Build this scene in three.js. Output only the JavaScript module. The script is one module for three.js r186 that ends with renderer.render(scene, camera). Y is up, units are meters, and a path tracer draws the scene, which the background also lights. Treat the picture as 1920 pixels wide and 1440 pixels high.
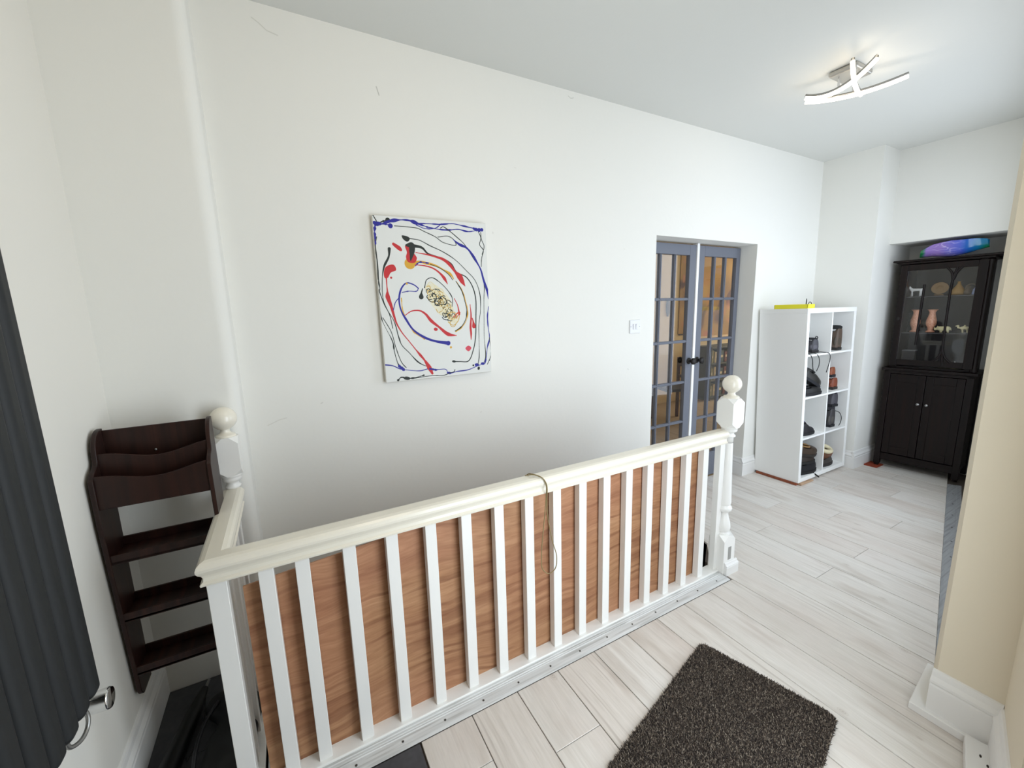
import * as THREE from 'three';
import { RoundedBoxGeometry } from 'three/addons/geometries/RoundedBoxGeometry.js';
import { mergeGeometries } from 'three/addons/utils/BufferGeometryUtils.js';
import { MarchingCubes } from 'three/addons/objects/MarchingCubes.js';
import { RectAreaLightUniformsLib } from 'three/addons/lights/RectAreaLightUniformsLib.js';

// ---------------------------------------------------------------- camera, sky, light, exposure
const scene = new THREE.Scene();
const camera = new THREE.PerspectiveCamera(85.74, 4 / 3, 0.02, 100);
camera.rotation.order = 'YXZ';
camera.rotation.set(-9.853 * Math.PI / 180, -28.525 * Math.PI / 180, -1.5545 * Math.PI / 180);
camera.position.set(0, 1.55, 0);
const renderer = new THREE.WebGLRenderer({ antialias: true });
renderer.toneMapping = THREE.LinearToneMapping;
renderer.toneMappingExposure = 1.0;
renderer.shadowMap.enabled = true;
scene.background = new THREE.Color(0.75, 0.87, 1.0);
scene.backgroundIntensity = 1.0;
RectAreaLightUniformsLib.init();
const TURN = Math.atan2(0.2521, 0.9677);            // the window wall stands about 14.6 degrees off the other walls
const DX = Math.cos(TURN), DZ = -Math.sin(TURN);    // along the window wall
const O = new THREE.Vector3(2.0, 0, -0.259);        // where its two halves meet
const alongWall = (s, y, t) => new THREE.Vector3(O.x + s * DX - t * DZ, y, O.z + s * DZ + t * DX);
function areaLight(w, h, color, power, at, to) {
  const l = new THREE.RectAreaLight(color, power, w, h);
  l.position.copy(at); l.lookAt(to); scene.add(l); return l;
}
const DAY = new THREE.Color(0.83, 0.92, 1.0), WARM = new THREE.Color(1.0, 0.83, 0.62);
areaLight(2.1, 2.1, new THREE.Color(0.80, 0.885, 1.0), 2.5, alongWall(1.55, 1.45, 0.0), alongWall(1.55, 1.45, -2));       // daylight from an unseen window placed past the stub, lighting ceiling and main wall
areaLight(0.8, 1.9, DAY, 5.6, alongWall(-0.9, 1.15, 0.0), alongWall(-0.9, 1.15, -2));      // daylight from an unseen glazed front door, placed to light the baluster fronts
areaLight(1.6, 1.3, new THREE.Color(1.0, 0.94, 0.82), 9, new THREE.Vector3(8.85, 1.6, -3.7), new THREE.Vector3(4, 1.3, -3.7)); // unseen window, placed to light the far room

// ---------------------------------------------------------------- helpers
function rng(seed) { let s = seed >>> 0; return () => { s = (s + 0x6d2b79f5) >>> 0; let t = Math.imul(s ^ (s >>> 15), 1 | s); t = (t + Math.imul(t ^ (t >>> 7), 61 | t)) ^ t; return ((t ^ (t >>> 14)) >>> 0) / 4294967296; }; }
const R0 = rng(11);
const used = new Map();
function numbered(n) { const k = (used.get(n) ?? 0); used.set(n, k + 1); return k ? n + '_' + String(k).padStart(3, '0') : n; }
function tag(o, label, category, group, kind) { o.userData.label = label; if (category) o.userData.category = category; if (group) o.userData.group = group; if (kind) o.userData.kind = kind; return o; }
function thing(name, label, category, pos = [0, 0, 0], turn = 0, group) {
  const o = new THREE.Group(); o.name = numbered(name); o.position.set(...pos); o.rotation.y = turn; scene.add(o);
  return tag(o, label, category, group);
}
const partCount = new WeakMap();
function part(name, geo, mat, parent, label) {
  const m = new THREE.Mesh(Array.isArray(geo) ? merge(geo) : geo, mat);
  if (parent) {
    if (!partCount.has(parent)) partCount.set(parent, new Map());
    const c = partCount.get(parent), k = c.get(name) ?? 0; c.set(name, k + 1);
    m.name = k ? name + '_' + String(k).padStart(3, '0') : name;
  } else m.name = numbered(name);
  m.castShadow = m.receiveShadow = true;
  (parent ?? scene).add(m);
  if (label) m.userData.label = label;
  return m;
}
function struct(name, geo, mat, parent) { const m = part(name, geo, mat, parent); if (!parent) m.userData.kind = 'structure'; return m; }
function structGroup(name) { const g = new THREE.Group(); g.name = name; g.userData.kind = 'structure'; scene.add(g); return g; }
function merge(list) {
  const l = list.map((g) => { g = g.index ? g.toNonIndexed() : g; for (const k of Object.keys(g.attributes)) if (!['position', 'normal', 'uv'].includes(k)) g.deleteAttribute(k); if (!g.attributes.uv) metre(g); return g; });
  return mergeGeometries(l);
}
// uv in metres from the face direction
function metre(g, ou = 0, ov = 0) {
  if (g.index) g = g.toNonIndexed();
  if (!g.attributes.normal) g.computeVertexNormals();
  const p = g.attributes.position, uv = new Float32Array(p.count * 2), a = new THREE.Vector3(), b = new THREE.Vector3(), c = new THREE.Vector3();
  for (let i = 0; i < p.count; i += 3) {
    a.fromBufferAttribute(p, i); b.fromBufferAttribute(p, i + 1); c.fromBufferAttribute(p, i + 2);
    const n = b.clone().sub(a).cross(c.clone().sub(a)), x = Math.abs(n.x), y = Math.abs(n.y), z = Math.abs(n.z);
    [a, b, c].forEach((v, k) => { const q = y >= x && y >= z ? [v.x, v.z] : x >= z ? [v.z, v.y] : [v.x, v.y]; uv[(i + k) * 2] = q[0] + ou; uv[(i + k) * 2 + 1] = q[1] + ov; });
  }
  g.setAttribute('uv', new THREE.BufferAttribute(uv, 2));
  return g;
}
const bx = (x0, x1, y0, y1, z0, z1) => metre(new THREE.BoxGeometry(x1 - x0, y1 - y0, z1 - z0).translate((x0 + x1) / 2, (y0 + y1) / 2, (z0 + z1) / 2));
const rb = (x0, x1, y0, y1, z0, z1, r = 0.003, seg = 2) => metre(new RoundedBoxGeometry(x1 - x0, y1 - y0, z1 - z0, seg, r).translate((x0 + x1) / 2, (y0 + y1) / 2, (z0 + z1) / 2));
const V = (x, y, z) => new THREE.Vector3(x, y, z);
const tube = (pts, r, seg = 24, rs = 8, closed = false) => new THREE.TubeGeometry(new THREE.CatmullRomCurve3(pts.map((p) => V(...p)), closed), seg, r, rs, closed);
const rod = (a, b, r, rs = 10) => { const d = V(...b).sub(V(...a)), g = new THREE.CylinderGeometry(r, r, d.length(), rs); g.applyQuaternion(new THREE.Quaternion().setFromUnitVectors(V(0, 1, 0), d.clone().normalize())); const m = V(...a).add(V(...b)).multiplyScalar(0.5); return g.translate(m.x, m.y, m.z); };
const lathe = (pts, seg = 32) => new THREE.LatheGeometry(pts.map((p) => new THREE.Vector2(Math.max(p[0], 1e-4), p[1])), seg);
const ball = (r, x, y, z, sx = 1, sy = 1, sz = 1) => new THREE.SphereGeometry(r, 24, 16).scale(sx, sy, sz).translate(x, y, z);
function shapeOf(pts) { const s = new THREE.Shape(); pts.forEach((p, i) => i ? s.lineTo(p[0], p[1]) : s.moveTo(p[0], p[1])); return s; }
// a profile (out, up) run from A to B (plan points); the profile's "out" side lies to the left of the run when seen from above with z downwards
function run(profile, ax, az, bx_, bz) {
  const L = Math.hypot(bx_ - ax, bz - az), dir = V((bx_ - ax) / L, 0, (bz - az) / L), up = V(0, 1, 0), out = up.clone().cross(dir);
  const g = new THREE.ExtrudeGeometry(shapeOf(profile), { depth: L, bevelEnabled: false, steps: 1 });
  g.applyMatrix4(new THREE.Matrix4().makeBasis(out, up, dir).setPosition(ax, 0, az));
  return metre(g);
}
function extrudeXY(pts, z0, z1, holes = [], bevel = 0) {
  const s = Array.isArray(pts) ? shapeOf(pts) : pts;
  for (const h of holes) s.holes.push(new THREE.Path(h.map((p) => new THREE.Vector2(...p))));
  const g = new THREE.ExtrudeGeometry(s, { depth: z1 - z0 - 2 * bevel, bevelEnabled: bevel > 0, bevelSize: bevel, bevelThickness: bevel, bevelOffset: -bevel, bevelSegments: 1, curveSegments: 12 });
  return metre(g.translate(0, 0, z0 + bevel));
}
// figures of smoothly joined capsules
const dummy = new THREE.MeshStandardMaterial();
function blob(caps, cell, k = 0.004) {
  const lo = V(1e9, 1e9, 1e9), hi = V(-1e9, -1e9, -1e9);
  for (const [ax, ay, az, ra, bx2, by, bz, rb2] of caps) { const r = Math.max(ra, rb2) + cell * 2; lo.min(V(ax - r, ay - r, az - r)).min(V(bx2 - r, by - r, bz - r)); hi.max(V(ax + r, ay + r, az + r)).max(V(bx2 + r, by + r, bz + r)); }
  const c = lo.clone().add(hi).multiplyScalar(0.5), L = Math.max(hi.x - lo.x, hi.y - lo.y, hi.z - lo.z) / 2 * 1.08, n = Math.min(72, Math.max(16, Math.ceil(2 * L / cell) + 4));
  const mc = new MarchingCubes(n, dummy, false, false, 40000); mc.isolation = 0;
  const h = n / 2; let i = 0;
  for (let z = 0; z < n; z++) for (let y = 0; y < n; y++) for (let x = 0; x < n; x++, i++) {
    const px = c.x + (x - h) / h * L, py = c.y + (y - h) / h * L, pz = c.z + (z - h) / h * L; let d = 1e9;
    for (const [ax, ay, az, ra, bx2, by, bz, rb2] of caps) {
      const ux = bx2 - ax, uy = by - ay, uz = bz - az, q = ux * ux + uy * uy + uz * uz || 1e-9;
      const t = Math.min(1, Math.max(0, ((px - ax) * ux + (py - ay) * uy + (pz - az) * uz) / q));
      const e = Math.hypot(px - ax - ux * t, py - ay - uy * t, pz - az - uz * t) - (ra + (rb2 - ra) * t);
      const m = Math.max(k - Math.abs(d - e), 0) / k; d = Math.min(d, e) - m * m * k / 4;
    }
    mc.field[i] = -d / L;
  }
  mc.update();
  const g = new THREE.BufferGeometry();
  g.setAttribute('position', new THREE.BufferAttribute(Float32Array.from(mc.positionArray.subarray(0, mc.count * 3)), 3));
  g.setAttribute('normal', new THREE.BufferAttribute(Float32Array.from(mc.normalArray.subarray(0, mc.count * 3)), 3));
  g.scale(L, L, L).translate(c.x, c.y, c.z);
  return metre(g);
}

// ---------------------------------------------------------------- textures
function lattice(n, seed) { const r = rng(seed), a = new Float32Array(n * n); for (let i = 0; i < n * n; i++) a[i] = r(); return a; }
function noise2(u, v, nx, ny, lat, n) {            // periodic value noise, nx by ny cells over the unit square
  const x = ((u % 1) + 1) % 1 * nx, y = ((v % 1) + 1) % 1 * ny, x0 = Math.floor(x), y0 = Math.floor(y), fx = x - x0, fy = y - y0, sx = fx * fx * (3 - 2 * fx), sy = fy * fy * (3 - 2 * fy);
  const at = (i, j) => lat[((j % ny) % n) * n + ((i % nx) % n)];
  return (at(x0, y0) * (1 - sx) + at(x0 + 1, y0) * sx) * (1 - sy) + (at(x0, y0 + 1) * (1 - sx) + at(x0 + 1, y0 + 1) * sx) * sy;
}
const LAT = [1, 2, 3, 4, 5, 6].map((s) => lattice(256, s * 77));
const N = (k, u, v, nx, ny) => noise2(u, v, nx, ny, LAT[k], 256);
function dataTex(w, h, f, srgb, rx = 1, ry = 1) {
  const d = new Uint8Array(w * h * 4);
  for (let y = 0, i = 0; y < h; y++) for (let x = 0; x < w; x++, i += 4) { const c = f((x + 0.5) / w, (y + 0.5) / h); for (let k = 0; k < 3; k++) d[i + k] = Math.max(0, Math.min(255, c[k])); d[i + 3] = 255; }
  const t = new THREE.DataTexture(d, w, h, THREE.RGBAFormat); t.wrapS = t.wrapT = THREE.RepeatWrapping; t.magFilter = THREE.LinearFilter; t.minFilter = THREE.LinearMipmapLinearFilter; t.generateMipmaps = true;
  if (srgb) t.colorSpace = THREE.SRGBColorSpace; t.repeat.set(rx, ry); t.needsUpdate = true; return t;
}
const mixc = (a, b, t) => a.map((x, i) => x + (b[i] - x) * t), sat = (x) => Math.max(0, Math.min(1, x));
// pale limed boards, grain along v; covers 0.82 by 2.6 m
const knotR = rng(5), knots = Array.from({ length: 11 }, () => [knotR(), knotR(), 0.003 + knotR() * 0.008]);
const boardTex = dataTex(1024, 1800, (u, v) => {
  const w = u + 0.012 * (N(0, u, v, 6, 8) - 0.5) + 0.006 * (N(1, u, v, 14, 20) - 0.5);
  const streak = N(2, w, v, 90, 10) * 0.5 + N(3, w, v, 200, 24) * 0.5, fine = N(4, w, v, 250, 90);
  const blotch = sat((N(1, u, v, 16, 11) * 0.6 + N(5, u, v, 40, 22) * 0.4 - 0.52) * 3.2), pink = sat((N(3, u, v, 6, 7) - 0.5) * 2.2);
  let c = mixc([213, 208, 200], [228, 224, 218], streak);
  c = mixc(c, [190, 180, 170], blotch * (0.3 + 0.7 * streak) * 0.75);
  c = mixc(c, [210, 198, 190], pink * 0.35);
  const line = sat((N(5, w, v, 120, 7) - 0.72) * 5) * sat((N(0, u, v, 10, 9) - 0.35) * 3); c = mixc(c, [182, 174, 166], line * 0.5);
  c = c.map((x) => x + (fine - 0.5) * 7);
  for (const [a, b, r] of knots) { const dx = (u - a) * 0.82, dy = (v - b) * 2.6 * 0.55, d = Math.hypot(dx, dy) / r; if (d < 2.2) c = mixc(c, [160, 148, 138], sat(1.1 - d * 0.5) * 0.55 * (0.6 + 0.4 * Math.sin(d * 9))); }
  return c;
}, true, 1 / 0.82, 1 / 2.6);
const plyTex = dataTex(1024, 1024, (u, v) => {
  const w = v + 0.11 * (N(0, u, v, 3, 3) - 0.5) + 0.02 * (N(1, u, v, 8, 10) - 0.5) + 0.006 * (N(2, u, v, 24, 16) - 0.5) + 0.12 * u * 0;
  const rings = N(2, u, w, 2, 34) * 0.4 + N(3, u, w, 4, 90) * 0.35 + N(1, u, w, 6, 220) * 0.25, fine = N(4, u, w, 30, 250);
  let c = mixc([172, 126, 90], [206, 165, 126], rings); c = mixc(c, [128, 82, 54], sat((N(5, u, w, 5, 60) - 0.58) * 3.4) * 0.5); c = mixc(c, [140, 92, 64], sat((N(0, u, w, 3, 12) - 0.55) * 3) * 0.3); c = mixc(c, [196, 140, 112], sat((N(1, u, v, 3, 3) - 0.5) * 2) * 0.5);
  return c.map((x) => x + (fine - 0.5) * 16);
}, true, 1 / 1.1, 1 / 1.1);
const mahoganyTex = dataTex(512, 1024, (u, v) => {
  const w = u + 0.03 * (N(0, u, v, 4, 3) - 0.5) + 0.01 * (N(1, u, v, 12, 8) - 0.5), s = N(2, w, v, 40, 4) * 0.6 + N(3, w, v, 120, 10) * 0.4;
  return mixc([27, 14, 11], [66, 34, 24], s * (0.5 + 0.6 * N(4, u, v, 5, 4)));
}, true, 1 / 0.6, 1 / 1.2);
const plasterBump = dataTex(512, 512, (u, v) => { const x = 255 * (0.45 * N(0, u, v, 6, 6) + 0.3 * N(1, u, v, 20, 20) + 0.25 * N(2, u, v, 90, 90)); return [x, x, x]; }, false, 1 / 1.3, 1 / 1.3);
const stripTex = dataTex(1024, 256, (u, v) => {
  const s = N(0, u, v, 5, 24) * 0.6 + N(1, u, v, 12, 60) * 0.4, m = sat((N(2, u, v, 9, 14) - 0.55) * 3.5);
  return mixc(mixc([202, 203, 202], [226, 227, 226], s), [172, 172, 169], m * 0.6);
}, true, 1 / 1.3, 1 / 0.1);
const slateTex = dataTex(512, 512, (u, v) => { const s = N(0, u, v, 12, 12) * 0.5 + N(1, u, v, 80, 80) * 0.5; return mixc([56, 56, 60], [76, 76, 80], s); }, true, 1, 1);
const marbleTex = dataTex(256, 256, (u, v) => { const s = N(0, u + 0.1 * N(2, u, v, 5, 5), v, 6, 9), l = 1 - Math.abs(N(1, u, v + 0.1 * s, 7, 9) * 2 - 1); return mixc(mixc([196, 132, 104], [226, 176, 146], s), [158, 92, 70], sat((l - 0.85) * 5)); }, true, 8, 8);
const bowlTex = dataTex(512, 256, (u, v) => {
  const w = u + 0.06 * (N(0, u, v, 5, 5) - 0.5), veins = 1 - Math.abs(N(1, w + 0.05 * N(3, u, v, 14, 14), v, 12, 9) * 2 - 1);
  let c = mixc([150, 120, 196], [52, 88, 208], sat(w * 2.4 - 0.75)); c = mixc(c, [24, 128, 176], sat((w - 0.62) * 4));
  c = mixc(c, [30, 120, 70], Math.max(sat((0.1 - w) * 14), sat((w - 0.86) * 9) * sat(1.4 - 2 * v)));
  return mixc(c, [216, 206, 236], sat((veins - 0.8) * 4) * sat(1 - Math.abs(w - 0.4) * 3));
}, true);
bowlTex.wrapS = bowlTex.wrapT = THREE.ClampToEdgeWrapping;
const goldTex = dataTex(512, 512, (u, v) => {
  const a = N(0, u + 0.2 * N(1, u, v, 4, 4), v, 5, 4), b = N(2, u + 0.25 * N(3, u, v, 3, 5), v, 9, 5), d = N(4, u, v + 0.2 * a, 16, 12);
  let c = mixc([128, 92, 34], [200, 160, 80], a); c = mixc(c, [78, 40, 24], sat((b - 0.58) * 4)); c = mixc(c, [186, 118, 84], sat((d - 0.62) * 3) * sat(1.2 - v * 1.4)); c = mixc(c, [52, 66, 62], sat(1 - Math.hypot((u - 0.14) / 0.1, (v - 0.3) / 0.16)) * d * 1.6);
  return c;
}, true);
const rustTex = dataTex(256, 256, (u, v) => { const s = N(0, u, v, 20, 6) * 0.5 + N(1, u, v, 60, 14) * 0.5; return mixc([120, 62, 40], [160, 90, 60], s); }, true, 3, 3);
const plankMark = 0;
// the drip painting, drawn in percent of the canvas
function paintCanvas() {
  const W = 1050, H = 1440, cv = document.createElement('canvas'); cv.width = W; cv.height = H;
  const c = cv.getContext('2d'), r = rng(42), K = '#101a14', B = '#15158c', RD = '#c02026', Y = '#d3a02a';
  c.fillStyle = '#dedfdb'; c.fillRect(0, 0, W, H);
  // points are read off a squint view of the canvas, so square them up first
  const sq = ([x, y]) => { const t = (y - 95) / 1263, xl = 165 + 83 * Math.pow(t, 1.06), xr = 1005 + 43 * Math.pow(t, 1.06), u = (x - xl) / (xr - xl), yt = 95 + 53 * u, yb = 1358 - 93 * u; return [u * 1.02 * W * (1 - 0.02 * u) , (y - yt) / (yb - yt) * H]; };
  const cubic = (pts) => new THREE.CatmullRomCurve3(pts.map((p) => V(...sq(p), 0)), false, 'centripetal');
  function stroke(col, w, pts) {
    const cu = cubic(pts), n = pts.length * 22, ws = Array.isArray(w) ? w : [w]; c.fillStyle = col; const ph = r() * 9;
    for (let i = 0; i <= n; i++) {
      const t = i / n, p = cu.getPoint(t), f = t * (ws.length - 1), k = Math.min(ws.length - 2, Math.floor(f)), wd = ws.length > 1 ? ws[k] + (ws[k + 1] - ws[k]) * (f - k) : ws[0] * (0.75 + 0.35 * Math.sin(t * 17 + ph) + 0.2 * Math.sin(t * 41 + ph * 2));
      c.beginPath(); c.arc(p.x, p.y, Math.max(3.3, wd * 0.82), 0, 7); c.fill();
    }
  }
  const dot = (col, x, y, rx, ry = rx) => { const p = sq([x, y]); c.fillStyle = col; c.beginPath(); c.ellipse(p[0], p[1], rx * 1.2, ry * 1.2, 0.2, 0, 7); c.fill(); };
  const poly = (col, pts) => { const cu = new THREE.CatmullRomCurve3(pts.map((p) => V(...sq(p), 0)), true); c.fillStyle = col; c.beginPath(); cu.getPoints(60).forEach((p, i) => i ? c.lineTo(p.x, p.y) : c.moveTo(p.x, p.y)); c.fill(); };
  stroke(K, 6, [[178, 220], [182, 330], [195, 450], [200, 580], [205, 640], [188, 660], [195, 780]]);
  stroke(K, 4, [[190, 250], [180, 320], [190, 420], [195, 560]]); stroke(K, 5, [[170, 98], [192, 140]]); dot(K, 195, 790, 8);
  stroke(K, 7, [[195, 630], [215, 850], [290, 1040], [300, 1110], [330, 1220], [360, 1250]]);
  stroke(K, 6, [[200, 640], [240, 760], [300, 880], [330, 1000], [350, 1060], [400, 1120], [470, 1200], [550, 1240], [600, 1262]]);
  stroke(K, 4, [[225, 850], [280, 960], [310, 1080], [350, 1200], [380, 1240]]);
  stroke(B, 12, [[182, 300], [178, 210], [182, 160]]); stroke(K, 8, [[182, 160], [235, 138], [265, 128]]); dot(K, 265, 130, 17);
  stroke(B, 16, [[178, 150], [230, 152], [300, 132], [400, 128], [470, 150], [540, 175]]); stroke(B, 8, [[180, 172], [240, 158], [290, 170]]); dot(B, 282, 170, 17);
  stroke(B, 8, [[470, 150], [560, 152], [640, 155], [740, 150], [820, 165], [900, 180], [975, 190]]); stroke(B, 8, [[540, 175], [620, 190], [700, 195], [780, 190], [860, 205], [930, 197]]);
  stroke(B, 5, [[460, 160], [520, 185], [600, 183], [650, 150]]); stroke(B, 17, [[905, 183], [940, 193], [975, 192]]);
  stroke(K, 4, [[310, 170], [400, 176], [470, 185], [520, 208], [600, 245], [660, 285], [760, 302], [745, 268], [700, 240], [620, 246]]);
  stroke(K, 5, [[640, 182], [660, 172], [700, 195], [760, 240], [830, 300], [900, 400], [960, 480], [990, 600], [985, 700], [985, 850], [985, 1000], [995, 1150], [980, 1200]]);
  stroke(B, [4, 16, 10, 14, 8, 12, 16, 5], [[740, 265], [790, 300], [840, 320], [890, 370], [930, 430], [960, 480], [985, 560], [1015, 640], [1025, 700]]);
  stroke(K, 4, [[945, 205], [965, 250], [955, 300], [985, 340], [970, 400], [965, 460]]); stroke(K, 3, [[965, 210], [970, 260], [992, 310], [975, 370]]);
  stroke(B, 8, [[1025, 760], [1015, 830], [1020, 920], [1030, 1000], [1010, 1080], [1000, 1160], [990, 1200]]); stroke(K, 5, [[1030, 1000], [1040, 1140], [1010, 1210]]);
  stroke(B, 6, [[228, 1215], [290, 1225], [340, 1250], [400, 1260], [480, 1265], [540, 1250], [600, 1256], [670, 1255], [690, 1285], [760, 1270], [850, 1255], [910, 1230], [990, 1200]]);
  dot(B, 695, 1283, 20, 10); dot(B, 920, 1215, 20, 13); dot(B, 970, 1205, 18, 11); dot(K, 935, 1242, 11, 14); dot(K, 890, 1220, 8); stroke(B, 14, [[330, 1225], [365, 1258]]); stroke(K, 4, [[690, 1285], [735, 1270], [740, 1255]]);
  dot(K, 385, 1325, 26, 13); stroke(K, 8, [[325, 1340], [345, 1318], [385, 1325], [440, 1322], [505, 1301]]); dot(K, 325, 1340, 9); stroke(K, 4, [[440, 1325], [560, 1305], [660, 1300], [690, 1288]]);
  stroke(K, [16, 9, 12, 4, 4, 4, 4, 4], [[272, 335], [268, 390], [235, 470], [222, 590], [230, 720], [270, 830], [290, 930]]);
  stroke(RD, [14, 18, 22, 14], [[300, 300], [315, 312], [338, 330], [350, 342]]); poly(RD, [[235, 500], [250, 465], [300, 452], [316, 490], [280, 510], [258, 550], [240, 550]]); dot(RD, 282, 547, 8);
  stroke(RD, [7, 5, 8, 24, 16, 12, 9, 6, 5, 6, 14, 10, 26, 12], [[250, 545], [253, 610], [256, 650], [258, 690], [280, 760], [300, 840], [315, 890], [350, 960], [400, 1030], [450, 1100], [480, 1140], [510, 1180], [545, 1240], [568, 1288]]); stroke(B, 10, [[550, 1250], [600, 1260]]);
  dot(Y, 412, 442, 40); stroke(Y, [20, 12, 16, 10, 8, 14, 4], [[430, 440], [480, 428], [540, 440], [600, 455], [660, 487], [710, 515], [738, 552]]);
  poly(RD, [[380, 312], [410, 305], [440, 318], [440, 360], [462, 400], [445, 435], [400, 430], [385, 395], [392, 360]]); stroke(K, [10, 34, 30, 8], [[388, 308], [425, 310], [428, 350], [418, 415]]);
  stroke(B, 8, [[450, 458], [480, 432], [545, 437]]); stroke(K, 4, [[560, 445], [640, 478], [700, 522], [730, 560]]);
  stroke(K, [18, 12, 8, 5, 6, 6, 6, 6, 7, 7, 7, 6, 6, 5, 6], [[430, 310], [500, 325], [540, 365], [600, 385], [650, 400], [720, 440], [760, 500], [840, 540], [890, 610], [915, 700], [915, 850], [910, 1000], [890, 1100], [850, 1185], [780, 1190], [735, 1190]]); dot(K, 733, 1190, 16, 9);
  poly(K, [[358, 238], [410, 252], [412, 268], [395, 282], [366, 262]]); stroke(K, 5, [[400, 258], [480, 270], [560, 310], [650, 350], [750, 410], [840, 490], [910, 560], [950, 660], [955, 780], [940, 900], [940, 1000], [940, 1150], [930, 1210]]);
  stroke(RD, [3, 8, 10, 16, 18, 12, 34, 26, 3], [[455, 360], [540, 375], [600, 390], [660, 410], [710, 450], [750, 500], [785, 535], [805, 570], [828, 605]]);
  stroke(RD, [3, 7, 8, 10, 18, 3], [[450, 450], [520, 457], [580, 475], [630, 510], [665, 550], [688, 590]]);
  stroke(Y, 7, [[762, 576], [806, 646], [831, 720], [848, 800], [833, 870], [798, 920], [750, 955]]); stroke(K, 6, [[755, 570], [800, 640], [825, 720], [840, 800], [825, 870], [790, 920], [745, 950]]);
  stroke(Y, 7, [[350, 700], [360, 800], [430, 952], [510, 1014]]); dot(Y, 710, 1078, 9);
  stroke(B, [6, 6, 7, 8, 10, 9, 8, 12, 10, 14, 12, 22], [[470, 625], [440, 600], [390, 585], [360, 610], [340, 660], [335, 730], [350, 800], [380, 860], [430, 940], [510, 1000], [590, 1030], [690, 1045]]); dot(B, 690, 1045, 18);
  stroke(B, 5, [[470, 625], [460, 645], [400, 647], [355, 657]]); stroke(B, 4, [[340, 690], [310, 730], [295, 790]]); dot(Y, 388, 590, 8);
  stroke(RD, [3, 6, 8, 12, 18, 12, 22, 3], [[375, 830], [420, 798], [480, 795], [520, 820], [560, 870], [620, 920], [690, 975], [755, 985]]); dot(RD, 595, 937, 16, 13);
  stroke(RD, [3, 9, 13, 12, 4], [[868, 745], [875, 830], [870, 920], [874, 970], [873, 1015]]); stroke(RD, [6, 10, 24], [[885, 850], [893, 880], [898, 912]]); poly('#cf4656', [[826, 1085], [850, 1064], [875, 1080], [852, 1108]]);
  stroke(K, [5, 8, 26], [[500, 628], [492, 660], [490, 690]]);
  c.save(); c.globalAlpha = 0.8; poly('#e2dabc', [[530, 600], [580, 590], [650, 640], [715, 720], [740, 800], [770, 850], [735, 895], [690, 860], [610, 800], [560, 740]]); c.restore();
  for (let i = 0; i < 70; i++) { const t = r(), cx = 560 + 170 * t + (r() - 0.5) * 70, cy = 620 + 240 * t + (r() - 0.5) * 60, a = r() * 6, q = 12 + r() * 26, col = i % 5 < 2 ? K : i % 5 < 3 ? '#c6a24c' : '#ded4ae'; stroke(col, col === K ? 1.6 : 3, Array.from({ length: 6 }, (_, k) => [cx + Math.cos(a + k) * q * (0.6 + r() * 0.6), cy + Math.sin(a + k) * q * (0.6 + r() * 0.6)])); }
  stroke(K, 5, [[515, 620], [530, 562], [570, 545], [620, 572], [690, 640], [725, 700], [722, 760]]); stroke('#cf5326', 8, [[735, 840], [760, 815], [782, 805], [755, 850]]); stroke(RD, [3, 5, 10], [[740, 700], [765, 750], [780, 820]]); stroke('#c9a13a', 3, [[690, 880], [730, 905], [770, 870], [780, 830]]);
  const t = new THREE.CanvasTexture(cv); t.colorSpace = THREE.SRGBColorSpace; t.magFilter = THREE.LinearFilter; t.anisotropy = 8; return t;
}

// faint hairline cracks, nicks and rubbed spots in the paint of the long wall (5 by 3 m, uv in metres)
function wallCanvas() {
  const cv = document.createElement('canvas'); cv.width = 2048; cv.height = 1228; const c = cv.getContext('2d'), X = (x) => (x + 0.2) / 5 * 2048, Y = (y) => (2.9 - y) / 3 * 1228, r = rng(77);
  c.fillStyle = '#e9e8e2'; c.fillRect(0, 0, 2048, 1228); c.lineCap = 'round';
  const line = (pts, w, col) => { c.strokeStyle = col; c.lineWidth = w; c.beginPath(); pts.forEach(([x, y], i) => i ? c.lineTo(X(x), Y(y)) : c.moveTo(X(x), Y(y))); c.stroke(); };
  line([[0.02, 2.77], [0.045, 2.755], [0.07, 2.735], [0.11, 2.727]], 1.2, '#cbcac2'); line([[0.505, 2.615], [0.515, 2.58]], 1.4, '#b5b4ac'); line([[1.62, 2.80], [1.64, 2.79], [1.66, 2.797]], 1.2, '#c6c5bd'); line([[-0.11, 1.06], [-0.06, 1.08], [-0.03, 1.085]], 1.1, '#d4d2ca');
  for (let i = 0; i < 14; i++) { const x = r() * 2.3, y = 0.9 + r() * 1.8, a = r() * 6, l = 0.004 + r() * 0.012; line([[x, y], [x + l * Math.cos(a), y + l * Math.sin(a)]], 1 + r(), i % 3 ? '#dddbd4' : '#cfcdc6'); }
  const t = new THREE.CanvasTexture(cv); t.colorSpace = THREE.SRGBColorSpace; t.magFilter = THREE.LinearFilter; t.wrapS = t.wrapT = THREE.RepeatWrapping; t.repeat.set(1 / 5, 1 / 3); t.offset.set(0.04, 0.1 / 3); return t;
}
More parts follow.
